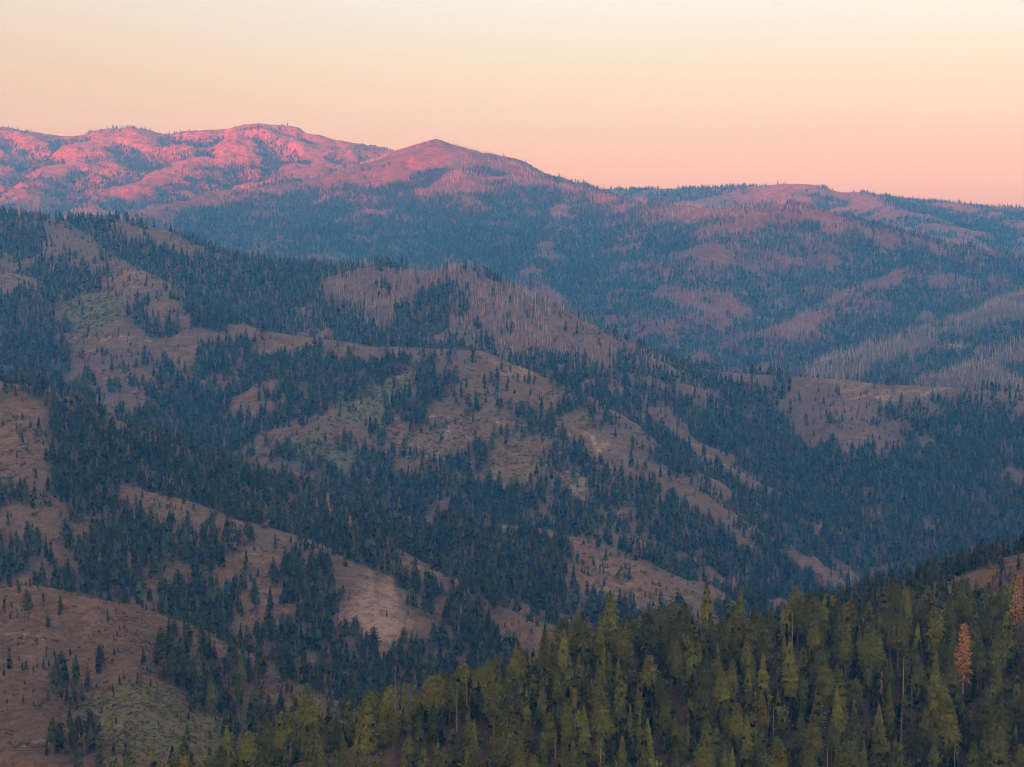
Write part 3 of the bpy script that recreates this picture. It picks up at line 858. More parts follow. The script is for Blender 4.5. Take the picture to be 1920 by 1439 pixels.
def pine_crown(mb, h, seed, R=.17, base=.32, branches=56, tufts=24, size=.95, mat=0, flat=.0, twig_mat=None, hole=.0, core=0):
    """Ponderosa-like crown: limbs ending in rounded clumps of needles."""
    rng = random.Random(seed)
    for i in range(branches):
        t = base + (1 - base) * ((i + rng.random()) / branches) ** .92
        q = (t - base) / (1 - base)
        prof = min(1.0, .55 + q * 2.2) * (1 - q) ** .72 * 1.1 + .035
        if flat:
            prof = prof * (1 - flat) + flat * (.55 + .45 * q) * (1 - max(0, q - .86) * 5)
        rr = h * R * prof * rng.uniform(.62, 1.12)
        if rng.random() < hole:
            continue
        a = i * 2.39996 + rng.uniform(-.5, .5)
        z0 = t * h * .97
        rise = rng.uniform(-.18, .18) + .45 * q
        end = np.array((math.cos(a) * rr, math.sin(a) * rr, z0 + rr * rise))
        root = np.array((0, 0, z0 - rr * .15))
        if twig_mat is not None:
            mb.stick(root, end, .012 * h * .5, .02, twig_mat)
        cs = size * (1.25 - .55 * q) * h / 26
        for k in range(tufts):
            u = rng.random()
            along = root + (end - root) * (.45 + .55 * u ** .6)
            off = np.array((rng.gauss(0, 1), rng.gauss(0, 1), rng.gauss(0, .62))) * cs * .62
            d = unit(off + np.array((math.cos(a) * .5, math.sin(a) * .5, .75)) * cs * .7)
            mb.spray(along + off, d, unit((rng.gauss(0, .5), rng.gauss(0, .5), 1)), cs * rng.uniform(.7, 1.25), cs * rng.uniform(.25, .42), mat)
    if core:
        tiers(mb, h * .98, seed, R=R * .84, base=base + .02, n=core, pts=12 if core > 8 else 6, mat=mat, ragged=.38, round_=True)
    for k in range(tufts):                                     # the leader
        off = np.array((rng.gauss(0, .5), rng.gauss(0, .5), rng.uniform(-1.5, .7))) * size * h / 26
        mb.spray(np.array((0, 0, h * .965)) + off, unit((off[0], off[1], 1.0)), np.array((1., 0, .2)), size * h / 26, size * .35 * h / 26, mat)


def fir_crown(mb, h, seed, R=.135, base=.10, whorls=30, per=6, mat=0, sprays=4, droop=.35, twig_mat=None, gap=.0):
    """Fir or spruce-like crown: tiers of drooping flat sprays narrowing to a point."""
    rng = random.Random(seed)
    for i in range(whorls):
        q = (i + rng.random() * .8) / whorls
        t = base + (1 - base) * q
        prof = (1 - q) ** .80 * (.80 + .20 * math.sin(q * 20 + seed)) + .015
        if q < .12:
            prof *= .6 + q * 3.3
        n = max(3, int(round(per * (1 - .45 * q))))
        for j in range(n):
            if rng.random() < gap:
                continue
            a = i * 1.7 + j * 2 * math.pi / n + rng.uniform(-.35, .35)
            rr = h * R * prof * rng.uniform(.65, 1.18)
            z0 = t * h
            out = np.array((math.cos(a), math.sin(a), 0))
            dr = droop * (1 - q) - .5 * q * .4
            end = out * rr + np.array((0, 0, z0 - rr * dr))
            root = np.array((0, 0, z0 + rr * .05))
            if twig_mat is not None:
                mb.stick(root, end, .05, .015, twig_mat)
            for k in range(sprays):
                u = (k + .4 + rng.random() * .5) / sprays
                p = root + (end - root) * (.15 + .70 * u)
                sd = unit(np.cross(out, (0, 0, 1))) * (1 if k % 2 else -1) * rng.uniform(.1, .9)
                d = unit(out + sd + np.array((0, 0, -dr * .6 + rng.uniform(-.25, .3))))
                L = max(rr * (.55 if sprays < 5 else .30), .4) * rng.uniform(.75, 1.25)
                mb.spray(p, d, unit((rng.gauss(0, .8), rng.gauss(0, .8), 1)), L, L * rng.uniform(.28, .45), mat)
    for k in range(6):
        a = rng.uniform(0, 6.28)
        mb.spray(np.array((0, 0, h * (.93 + .01 * k))), unit((math.cos(a) * .4, math.sin(a) * .4, 1)), np.array((math.cos(a), math.sin(a), 0)), h * .035, h * .008, mat)


def tiers(mb, h, seed, R=.15, base=.06, n=7, pts=6, mat=0, ragged=.5, round_=False):
    """Stacked ragged skirts of foliage: the solid body of a conifer."""
    rng = random.Random(seed + 900)
    for i in range(n):
        q = i / n
        zb = h * (base + (1 - base) * q)
        zt = min(h, zb + h * (1 - base) / n * 2.1 + h * .02)
        r = h * R * ((1 - q) ** .85 * .95 + .05) * rng.uniform(.85, 1.12)
        if round_:
            zt = min(h, zb + h * (1 - base) / n * (1.6 + 1.6 * q))
            r = h * R * min(1.0, .55 + q * 2.2) * (1 - q) ** .72 * 1.1 * rng.uniform(.85, 1.1)
        if i == 0:
            r *= .8
        b = len(mb.v)
        ox, oy = rng.gauss(0, .03) * r, rng.gauss(0, .03) * r
        mb.v.append((ox, oy, zt))
        a0 = rng.uniform(0, 6.28)
        m = pts * 2
        for j in range(m):
            a = a0 + 6.2832 * (j + rng.uniform(-.25, .25)) / m
            k = (rng.uniform(.9, 1.25) if j % 2 else rng.uniform(1 - ragged, 1 - ragged * .5)) * r
            mb.v.append((ox + math.cos(a) * k, oy + math.sin(a) * k, zb + (rng.uniform(-.05, .02) if j % 2 else rng.uniform(.0, .05)) * h * .8))
        for j in range(m):
            mb.f.append((b, b + 1 + j, b + 1 + (j + 1) % m))
            mb.m.append(mat)


def snag_mesh(mb, h, seed, r=.34, stubs=16, mat=0, broken=False, thick=1.0):
    rng = random.Random(seed)
    pts = trunk_parts(mb, h, r * thick, rng, mat, 6, .02)
    for i in range(stubs):
        t = rng.uniform(.22, .95)
        a = rng.uniform(0, 6.28)
        L = h * .085 * (1.15 - t) * rng.uniform(.5, 1.6) + .25
        p = np.array((0, 0, t * h * .95))
        e = p + np.array((math.cos(a) * L, math.sin(a) * L, rng.uniform(-.35, .25) * L))
        mb.stick(p, e, .075 * thick, .03 * thick, mat)


# ---------------------------------------------------------------- the land
LAND = {
    'mountain':         ('mountain', 'rocky mountain crest catching pink light, behind the pointed peak', 9.0),
    'pointed_mountain': ('mountain', 'long mountain with a small pointed summit and dark wooded flank', 8.0),
    'flat_mountain':    ('mountain', 'low flat-topped mountain on the skyline beyond the wooded flank', 9.0),
    'burnt_slope':      ('hill', 'purple-brown burnt slope with grey standing trunks and pale boulders', 5.0),
    'wooded_hill':      ('hill', 'blue-green wooded hill ending in a burnt shoulder', 4.0),
    'knob_hill':        ('hill', 'hill with a round grassy knob and patchy reddish face', 3.2),
    'cleared_hill':     ('hill', 'hill with a cleared tan top above dense blue-green forest', 3.6),
    'fir_ridge':        ('hill', 'dark fir-covered ridge with a bare scree slide on its face', 2.2),
    'grass_hill':       ('hill', 'dry grassy hill with scattered pines and a faint track', 1.4),
    'side_spur':        ('hill', 'small spur with bare crest rising behind the near forest', 1.2),
    'near_ridge':       ('ridge', 'near ridge slope carrying the olive-green pine forest', 0.9),
}
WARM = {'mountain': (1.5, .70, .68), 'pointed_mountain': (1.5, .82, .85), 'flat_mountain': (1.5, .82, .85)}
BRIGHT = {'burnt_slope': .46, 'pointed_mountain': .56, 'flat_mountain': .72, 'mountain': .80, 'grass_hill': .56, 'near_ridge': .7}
_idx = np.arange(NR * NC).reshape(NR, NC)
_quads = np.stack([_idx[:-1, :-1], _idx[:-1, 1:], _idx[1:, 1:], _idx[1:, :-1]], -1).reshape(-1, 4)
_qown = OWN[:-1, :-1].reshape(-1)
_V = np.stack([GX, GY, GZ], -1).reshape(-1, 3)
_CA = np.stack([F['grass'], F['pale'], F['scree'], np.ones((NR, NC))], -1).reshape(-1, 4)
_CB = np.stack([F['burn'], F['rock'], F['green'], np.ones((NR, NC))], -1).reshape(-1, 4)


def grid_mesh(name, quads, V, mt, CA=None, CB=None):
    used, inv = np.unique(quads.reshape(-1), return_inverse=True)
    q = inv.reshape(-1, 4).astype(np.int32)
    me = bpy.data.meshes.new(name)
    me.vertices.add(len(used))
    me.vertices.foreach_set('co', V[used].astype(np.float32).reshape(-1))
    me.loops.add(q.size)
    me.loops.foreach_set('vertex_index', q.reshape(-1))
    me.polygons.add(len(q))
    me.polygons.foreach_set('loop_start', np.arange(0, q.size, 4, dtype=np.int32))
    me.polygons.foreach_set('loop_total', np.full(len(q), 4, np.int32))
    me.polygons.foreach_set('use_smooth', np.ones(len(q), bool))
    if CA is not None:
        for nm, C in (('cover_a', CA), ('cover_b', CB)):
            at = me.attributes.new(nm, 'FLOAT_COLOR', 'POINT')
            at.data.foreach_set('color', C[used].astype(np.float32).reshape(-1))
    me.materials.append(mt)
    me.update()
    me.validate()
    return me


def link(name, data, label=None, cat=None, kind=None, group=None, parent=None):
    o = bpy.data.objects.new(name, data)
    COL.objects.link(o)
    if label:
        o['label'] = label
    if cat:
        o['category'] = cat
    if kind:
        o['kind'] = kind
    if group:
        o['group'] = group
    if parent:
        o.parent = parent
    return o


for n in OWNERS:
    nm, lab, tile = LAND[n]
    q = _quads[_qown == ZI[n]]
    if len(q):
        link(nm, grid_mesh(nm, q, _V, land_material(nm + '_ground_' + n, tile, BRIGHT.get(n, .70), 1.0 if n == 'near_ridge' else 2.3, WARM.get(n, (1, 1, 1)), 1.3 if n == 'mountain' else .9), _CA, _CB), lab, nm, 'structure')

# ground behind the lookout, with an unseen far range added to shade the valley
_bx = np.linspace(-15000, 15000, 120)
_by = np.concatenate([np.linspace(-8200, -700, 44), np.linspace(-600, 480, 54)])
BX, BY = np.meshgrid(_bx, _by)
_crest = 372 + 36 * fbm(BX / 2600, BY * 0 + 3.3, 3, 5)
_r = np.clip((-BY - 1800) / 3700, 0, 1)
BZ = np.where(BY > 0, -4 - .62 * BY, -4 - 150 * np.clip(-BY / 1500, 0, 1) + (_crest + 154) * _r * _r * (3 - 2 * _r))
BZ = np.where(BY < -5500, _crest + (BY + 5500) * .16, BZ)
BZ = BZ + fbm(BX / 500, BY / 500, 4, 9) * 26 * np.clip((np.hypot(BX, BY) - 60) / 500, 0, 1) - np.clip(BY - 200, 0, 400) * .4
BZ = np.maximum(BZ, -700)
_bi = np.arange(BX.size).reshape(BX.shape)
_bq = np.stack([_bi[:-1, :-1], _bi[:-1, 1:], _bi[1:, 1:], _bi[1:, :-1]], -1).reshape(-1, 4)
_bc = np.tile(np.array([[.4, 0, 0, 1.0]]), (BX.size, 1))
link('mountain', grid_mesh('mountain', _bq, np.stack([BX, BY, BZ], -1).reshape(-1, 3), land_material('shade_range_ground', 6.0), _bc, _bc * 0.5),
     'unseen range added behind the lookout to shadow the valley', 'mountain', 'structure')

# ---------------------------------------------------------------- trees: where they stand
RNG = np.random.RandomState(21)


def scatter(y0, y1, area, tree=True, umax=.305):
    """Candidate spots, one per `area` square metres of plan, as x, y."""
    n = int(((y1 + PIV) ** 2 - (y0 + PIV) ** 2) * umax / area)
    y = np.sqrt(RNG.rand(n) * ((y1 + PIV) ** 2 - (y0 + PIV) ** 2) + (y0 + PIV) ** 2) - PIV
    x = (RNG.rand(n) * 2 - 1) * umax * (y + PIV)
    return x, y


def thin(x, y, dmin):
    """Drop spots that crowd an earlier one (grid hash, one spot per cell plus neighbour test)."""
    cell = {}
    keep = []
    for i in range(len(x)):
        cx, cy = int(x[i] // dmin), int(y[i] // dmin)
        ok = True
        for dx in (-1, 0, 1):
            for dy in (-1, 0, 1):
                for j in cell.get((cx + dx, cy + dy), ()):
                    if (x[i] - x[j]) ** 2 + (y[i] - y[j]) ** 2 < dmin * dmin:
                        ok = False
        if ok:
            cell.setdefault((cx, cy), []).append(i)
            keep.append(i)
    return np.array(keep, int)


def owner_of(x, y):
    r = np.clip(np.log(np.maximum(y, 421.0) / 420.0) / math.log(12300.0 / 420.0) * (NR - 1), 0, NR - 1).astype(int)
    c = np.clip(np.interp(x / (y + PIV), COLU, np.arange(NC)), 0, NC - 1).astype(int)
    return OWN[r, c]


def clumped(x, y, d, size, seed):
    """Chance that a spot of cover density d carries a tree: stands and openings rather than an even sprinkle."""
    n = fbm(x / size, y / size, 4, seed, .6) * .9
    return np.clip((d + n * (1.0 - np.abs(2 * d - 1) * .42) * 1.15 - .5) * 2.6 + .5, 0, 1) * np.clip(d * 1.15 + .12, 0, 1)


# ---------------------------------------------------------------- instanced forests (past the 300 single trees)


def lod_mesh(name, kind, seed):
    mb = MB()
    rng = random.Random(seed)
    if kind == 'mid_fir':
        trunk_parts(mb, 25, .34, rng, 1, 4)
        fir_crown(mb, 25, seed, R=rng.uniform(.16, .21), base=rng.uniform(.06, .2), whorls=13, per=6, sprays=2, gap=.08)
        tiers(mb, 25, seed, R=rng.uniform(.14, .18), base=rng.uniform(.05, .16), n=9, pts=6)
    elif kind == 'mid_pine':
        trunk_parts(mb, 25, .36, rng, 1, 4)
        pine_crown(mb, 25, seed, R=rng.uniform(.18, .23), base=rng.uniform(.2, .34), branches=32, tufts=9, size=1.7, core=7)
    elif kind == 'far_fir':
        tiers(mb, 24, seed, R=rng.uniform(.16, .21), base=.03, n=6, pts=5)
    elif kind == 'mid_snag':
        snag_mesh(mb, 21, seed, r=.3, stubs=12, mat=0)
        for i in range(10):
            a, t = rng.uniform(0, 6.28), rng.uniform(.3, .95)
            L = 21 * .07 * (1.2 - t) + .4
            mb.spray(np.array((0, 0, t * 20)), unit((math.cos(a), math.sin(a), -.2)), np.array((0, 0, 1.)), L * 1.4, .12, 0)
    elif kind == 'far_snag':
        mb.tube([(0, 0, -1), (0, 0, 10), (0, 0, 19)], [.42, .34, .1], 3, 0)
        for i in range(8):
            a, t = rng.uniform(0, 6.28), rng.uniform(.3, .95)
            mb.spray(np.array((0, 0, t * 18)), unit((math.cos(a), math.sin(a), -.2)), np.array((0, 0, 1.)), 2.4 * (1.2 - t) + .5, .25, 0)
    elif kind == 'shrub':
        for i in range(46):
            a = rng.uniform(0, 6.28)
            r = math.sqrt(rng.random()) * .9
            z = rng.uniform(.05, .9) * (1.1 - r * .6)
            p = np.array((math.cos(a) * r, math.sin(a) * r, z))
            mb.spray(p, unit((math.cos(a) + rng.gauss(0, .5), math.sin(a) + rng.gauss(0, .5), rng.uniform(.1, 1.2))), unit((rng.gauss(0, .4), rng.gauss(0, .4), 1)), .55, .2, 0)
    elif kind == 'log':
        mb.stick((-6, 0, .15), (6, .4, .2), .3, .12, 0, 5)
        for i in range(4):
            x = rng.uniform(-3, 5)
            mb.stick((x, 0, .2), (x + .8, rng.uniform(-1.4, 1.4), .7), .07, .03, 0)
    elif kind == 'stone':
        bmv = []
        for i in range(5):
            for j in range(3):
                a = i * 1.2566 + j * .5
                rr = (.9, .75, .35)[j] * rng.uniform(.7, 1.2)
                bmv.append((math.cos(a) * rr, math.sin(a) * rr, (-.3, .35, .7)[j] * rng.uniform(.8, 1.2)))
        mb.v += bmv
        for i in range(5):
            k, l = i * 3, ((i + 1) % 5) * 3
            for j in range(2):
                mb.f.append((k + j, l + j, l + j + 1, k + j + 1)); mb.m.append(0)
        mb.f.append(tuple(i * 3 + 2 for i in range(5))); mb.m.append(0)
    return mb


LIBRARY = {}


def library(name, kinds):
    c = bpy.data.collections.new('library_' + name)
    for i, (k, mats, seed) in enumerate(kinds):
        mb = lod_mesh(k, k, seed)
        o = bpy.data.objects.new('%s_%02d' % (name, i), mb.mesh('%s_%02d' % (name, i), [M[q] for q in mats], volume=(25, .17, .3, seed, 0) if ('fir' in k or 'pine' in k) else None))
        c.objects.link(o)
    LIBRARY[name] = (c, len(kinds))


library('mid', [('mid_fir', ('mid', 'bark'), 1), ('mid_fir', ('mid', 'bark'), 2), ('mid_fir', ('deep', 'bark'), 3), ('mid_fir', ('mid', 'bark'), 4),
                ('mid_pine', ('mid', 'bark'), 5), ('mid_pine', ('deep', 'bark'), 6), ('mid_pine', ('mid', 'bark'), 7), ('mid_fir', ('deep', 'bark'), 8), ('mid_fir', ('brown', 'bark'), 9), ('mid_fir', ('mid', 'bark'), 10)])
library('edge', [('mid_fir', ('olive', 'bark'), 31), ('mid_fir', ('dark', 'bark'), 32), ('mid_pine', ('olive', 'bark'), 33), ('mid_pine', ('bright', 'bark'), 34), ('mid_pine', ('dark', 'bark'), 35), ('mid_pine', ('bronze', 'bark'), 36)])
library('young', [('mid_fir', ('deep', 'bark'), 41), ('mid_fir', ('dark', 'bark'), 42), ('mid_fir', ('deep', 'bark'), 43)])
library('far', [('far_fir', ('mid',), 11), ('far_fir', ('mid',), 12), ('far_fir', ('deep',), 13), ('far_fir', ('deep',), 29), ('far_fir', ('mid',), 30), ('far_fir', ('brown',), 31)])
library('dead', [('mid_snag', ('grey_wood',), 14), ('mid_snag', ('grey_wood',), 15), ('mid_snag', ('pale_wood',), 16), ('mid_snag', ('char',), 17)])
library('fardead', [('far_snag', ('grey_wood',), 18), ('far_snag', ('grey_wood',), 19), ('far_snag', ('pale_wood',), 20)])
library('brush', [('shrub', ('shrub',), 21), ('shrub', ('shrub',), 22), ('shrub', ('ruddy',), 23)])
library('logs', [('log', ('grey_wood',), 24), ('log', ('char',), 25), ('log', ('bark',), 26)])
library('stones', [('stone', ('stone',), 26), ('stone', ('stone',), 27), ('stone', ('stone',), 28)])


def instancer_group(lib):
    coll, n = LIBRARY[lib]
    g = bpy.data.node_groups.new('scatter_' + lib, 'GeometryNodeTree')
    g.interface.new_socket('Geometry', in_out='INPUT', socket_type='NodeSocketGeometry')
    g.interface.new_socket('Geometry', in_out='OUTPUT', socket_type='NodeSocketGeometry')
    N = g.nodes.new
    gi, go = N('NodeGroupInput'), N('NodeGroupOutput')
    iop = N('GeometryNodeInstanceOnPoints')
    ci = N('GeometryNodeCollectionInfo')
    ci.inputs['Collection'].default_value = coll
    ci.inputs['Separate Children'].default_value = True
    ci.inputs['Reset Children'].default_value = True
    iop.inputs['Pick Instance'].default_value = True

    def attr(nm, ty):
        a = N('GeometryNodeInputNamedAttribute')
        a.data_type = ty
        a.inputs['Name'].default_value = nm
        return a.outputs[0]
    L = g.links.new
    L(gi.outputs[0], iop.inputs['Points'])
    L(ci.outputs[0], iop.inputs['Instance'])
    L(attr('pick', 'INT'), iop.inputs['Instance Index'])
    L(attr('turn', 'FLOAT_VECTOR'), iop.inputs['Rotation'])
    L(attr('size', 'FLOAT_VECTOR'), iop.inputs['Scale'])
    L(iop.outputs[0], go.inputs[0])
    return g


GROUPS = {}


def scatter_object(name, lib, x, y, z, size, turn, label, cat, group=None):
    if not len(x):
        return None
    if lib not in GROUPS:
        GROUPS[lib] = instancer_group(lib)
    me = bpy.data.meshes.new(name)
    me.vertices.add(len(x))
    me.vertices.foreach_set('co', np.stack([x, y, z], -1).astype(np.float32).reshape(-1))
    a = me.attributes.new('pick', 'INT', 'POINT')
    a.data.foreach_set('value', RNG.randint(0, LIBRARY[lib][1], len(x)).astype(np.int32))
    a = me.attributes.new('size', 'FLOAT_VECTOR', 'POINT')
    a.data.foreach_set('vector', size.astype(np.float32).reshape(-1))
    a = me.attributes.new('turn', 'FLOAT_VECTOR', 'POINT')
    a.data.foreach_set('vector', turn.astype(np.float32).reshape(-1))
    o = link(name, me, label, cat, 'stuff', group)
    md = o.modifiers.new('scatter', 'NODES')
    md.node_group = GROUPS[lib]
    return o


def sizes(n, mean, spread, slim=.12):
    s = mean * np.clip(np.exp(RNG.randn(n) * spread), .45, 1.5)
    w = s * np.exp(RNG.randn(n) * slim)
    return np.stack([w, w, s], -1)


def turns(n, tilt=.02):
    return np.stack([RNG.randn(n) * tilt, RNG.randn(n) * tilt, RNG.rand(n) * 6.283], -1)


# forests on every hill beyond the near ridge
FOREST_LABEL = {
    'mountain': 'thin dark conifers scattered over the pink rocky mountain crest',
    'pointed_mountain': 'blue hazy conifer forest on the flank below the pointed summit',
    'flat_mountain': 'hazy dark forest along the low flat-topped mountain',
    'burnt_slope': 'green conifers left between grey trunks on the burnt slope',
    'wooded_hill': 'blue-green conifer forest on the wooded hill with burnt shoulder',
    'knob_hill': 'patchy conifers on the hill with the round grassy knob',
    'cleared_hill': 'dense blue-green forest below the cleared tan hilltop',
    'fir_ridge': 'dark fir forest covering the ridge above the scree slide',
    'grass_hill': 'small pines dotting the dry grassy hill and its shaded side',
    'side_spur': 'dark pines on the small spur behind the near forest',
}
DEAD_LABEL = {
    'pointed_mountain': 'pale dead trunks hatching the long wooded mountain flank',
    'burnt_slope': 'grey dead trunks standing all over the burnt slope',
    'wooded_hill': 'grey dead trunks on the burnt shoulder of the wooded hill',
    'knob_hill': 'grey dead trunks among conifers on the grassy knob hill',
    'cleared_hill': 'grey dead trunks around the cleared tan hilltop',
    'fir_ridge': 'few grey dead trunks among firs above the scree slide',
    'grass_hill': 'charred and grey thin trunks on the dry grassy hill',
}
fx, fy, fo, fs = [], [], [], []
for (y0, y1, area) in ((1000, 2700, 62), (2700, 5200, 74), (5200, 11600, 95)):
    x, y = scatter(y0, y1, area)
    ow = owner_of(x, y)
    z = sample(GZ, x, y)
    d = sample(F['trees'], x, y)
    sz = np.clip(y / 2500, .5, 2.5)
    p = np.where(y < 3000, clumped(x, y, d, 90, 211), np.where(y < 5500, clumped(x, y, d, 130, 223), clumped(x, y, d, 260, 227)))
    ok = (RNG.rand(len(x)) < p) & (ow != ZI['near_ridge']) & visible(x, y, z + 30, .0012) & (np.abs(x) < .285 * y + 60)
    fx.append(x[ok]); fy.append(y[ok]); fo.append(ow[ok]); fs.append(np.ones(int(ok.sum())))
# saplings and scrubby trees in the openings
for (y0, y1, area, sc) in ((1000, 2700, 75, .34), (2700, 4600, 140, .45)):
    x, y = scatter(y0, y1, area)
    ow = owner_of(x, y)
    z = sample(GZ, x, y)
    op = np.clip(1.0 - sample(F['trees'], x, y), 0, 1) * (1 - .7 * sample(F['scree'], x, y)) * (1 - .6 * sample(F['pale'], x, y))
    ok = (RNG.rand(len(x)) < clumped(x, y, op * .55, 45, 241)) & (ow != ZI['near_ridge']) & visible(x, y, z + 8, .001) & (np.abs(x) < .285 * y + 60)
    fx.append(x[ok]); fy.append(y[ok]); fo.append(ow[ok]); fs.append(sc * np.exp(RNG.randn(int(ok.sum())) * .35))
fx, fy, fo, fs = np.concatenate(fx), np.concatenate(fy), np.concatenate(fo), np.concatenate(fs)
fz = sample(GZ, fx, fy)
dx, dy_, do = [], [], []
for (y0, y1, area) in ((1000, 2700, 90), (2700, 5200, 60), (5200, 9500, 90)):
    x, y = scatter(y0, y1, area)
    ow = owner_of(x, y)
    z = sample(GZ, x, y)
    p = clumped(x, y, sample(F['dead'], x, y), 150, 307)
    ok = (RNG.rand(len(x)) < p) & (ow != ZI['near_ridge']) & visible(x, y, z + 24, .0012) & (np.abs(x) < .285 * y + 60)
    dx.append(x[ok]); dy_.append(y[ok]); do.append(ow[ok])
dx, dy_, do = np.concatenate(dx), np.concatenate(dy_), np.concatenate(do)
dz_ = sample(GZ, dx, dy_)
print('forest trees', len(fx), 'dead', len(dx))

# ---------------------------------------------------------------- single trees: near ridge, side spur and grass hill
nx, ny = scatter(690, 1500, 26, umax=.33)
no = owner_of(nx, ny)
nd = sample(F['trees'], nx, ny)
ok = (no == ZI['near_ridge']) & (RNG.rand(len(nx)) < np.clip(nd, 0, 1)) & (np.abs(nx) < .285 * ny + 40) & (fbm(nx / 40, ny / 40, 3, 401) > -.42)
nx, ny = nx[ok], ny[ok]
k = thin(nx, ny, 8.9)
nx, ny = nx[k], ny[k]
nz = sample(GZ, nx, ny)
nh = np.clip(22.5 * np.exp(RNG.randn(len(nx)) * .20), 12, 36)
m_ = visible(nx, ny, nz + nh, .004)
nx, ny, nz, nh = nx[m_], ny[m_], nz[m_], nh[m_]

# how much of each tree shows: walk from near to far and keep a line of treetops per picture column
def shown(x, y, z, h):
    px, pt = to_pixel(x, y, z + h)
    _, pb = to_pixel(x, y, z)
    half = h * .15 / y * FPX
    top = np.full(2400, 1439.0)
    area = np.zeros(len(x))
    for i in np.argsort(y):
        a, b = int(max(px[i] - half[i] + 200, 0)), int(min(px[i] + half[i] + 200, 2399))
        if b <= a or px[i] < -20 or px[i] > 1940 or pt[i] > 1439:
            continue
        seg = top[a:b]
        lim = np.minimum(seg, pb[i])
        area[i] = np.clip(lim - pt[i], 0, None).sum()
        top[a:b] = np.minimum(seg, pt[i] + (pb[i] - pt[i]) * .25)
    return area


narea = shown(nx, ny, nz, nh)

# ---- prototypes: trunk mesh + crown mesh, shared by all copies; colour is set per copy
def near_proto(kind, seed):
    rng = random.Random(seed)
    tb, cb = MB(), MB()
    H = 25.0
    if kind == 'pine':
        trunk_parts(tb, H, .40, rng, 0, 7)
        pine_crown(cb, H, seed, R=rng.uniform(.18, .205), base=rng.uniform(.22, .34), branches=92, tufts=34, size=.62, core=22)
    elif kind == 'broad_pine':
        trunk_parts(tb, H, .46, rng, 0, 7)
        pine_crown(cb, H, seed, R=rng.uniform(.22, .25), base=rng.uniform(.26, .36), branches=98, tufts=36, size=.66, core=22)
    elif kind == 'slender_pine':
        trunk_parts(tb, H, .34, rng, 0, 7)
        pine_crown(cb, H, seed, R=rng.uniform(.135, .155), base=rng.uniform(.24, .40), branches=86, tufts=32, size=.6, core=22)
    elif kind == 'flat_pine':
        trunk_parts(tb, H, .46, rng, 0, 7)
        pine_crown(cb, H, seed, R=rng.uniform(.19, .22), base=rng.uniform(.42, .52), branches=52, tufts=44, size=.9, flat=.6, hole=.15)
    elif kind == 'fir':
        trunk_parts(tb, H, .36, rng, 0, 7)
        fir_crown(cb, H, seed, R=rng.uniform(.17, .20), base=rng.uniform(.06, .14), whorls=44, per=10, sprays=6)
        tiers(cb, H, seed, R=.15, base=.08, n=24, pts=10, ragged=.4)
    elif kind == 'spire_fir':
        trunk_parts(tb, H, .30, rng, 0, 7)
        fir_crown(cb, H, seed, R=rng.uniform(.125, .145), base=rng.uniform(.05, .12), whorls=46, per=9, sprays=6, droop=.45)
        tiers(cb, H, seed, R=.11, base=.08, n=24, pts=10, ragged=.4)
    # limbs seen below and between the foliage belong to the trunk
    for i in range(26):
        t = rng.uniform(.16, .8)
        a = rng.uniform(0, 6.28)
        L = rng.uniform(.6, 2.6)
        tb.stick((0, 0, t * H * .95), (math.cos(a) * L, math.sin(a) * L, t * H * .95 + rng.uniform(-.3, .4) * L), .06, .02, 0)
    return tb.mesh(kind + '_trunk', [M['bark']], True), cb.mesh(kind + '_crown', [M['olive']], volume=(H, .17, .27, seed))


PROTO = {}
for kind, cnt in (('pine', 4), ('broad_pine', 3), ('slender_pine', 3), ('flat_pine', 2), ('fir', 4), ('spire_fir', 3)):
    PROTO[kind] = [near_proto(kind, 500 + 17 * len(PROTO) + 3 * i) for i in range(cnt)]
SHAPE_WORDS = {'pine': 'round-topped pine', 'broad_pine': 'broad bushy pine', 'slender_pine': 'slender pine', 'flat_pine': 'flat-topped open pine',
               'fir': 'pointed fir', 'spire_fir': 'narrow spire-shaped fir'}
TINT_WORDS = {'olive': 'olive-green', 'dark': 'dark green', 'bright': 'yellow-green', 'bronze': 'bronze-tinged'}


def tree(kind, k, tint, x, y, z, h, rot, label, group):
    fir = 'fir' in kind
    root = link('fir_tree' if fir else 'pine_tree', None, label, 'tree', None, group)
    root.empty_display_size = 2
    root.location = (x, y, z)
    s = h / 25.0
    w = s * rot[1]
    root.scale = (w, w, s)
    root.rotation_euler = (rot[2], rot[3], rot[0])
    tm, cm = PROTO[kind][k % len(PROTO[kind])]
    link('trunk', tm, parent=root)
    c = link('crown', cm, parent=root)
    c.material_slots[0].link = 'OBJECT'
    c.material_slots[0].material = M[tint]
    return root


# special trees first, so that the others leave room for them
TAKEN = []


def clear_round(x, y, r, front=0.0):
    TAKEN.append((x, y, r, front))


def height_for(px, top, x, y):
    z = float(sample(GZ, np.array([x]), np.array([y]))[0])
    fw = None
    h = 25.0
    for _ in range(6):
        _, t = to_pixel(x, y, z + h)
        _, b = to_pixel(x, y, z)
        h *= (b - top) / max(b - t, 1e-3)
    return z, h


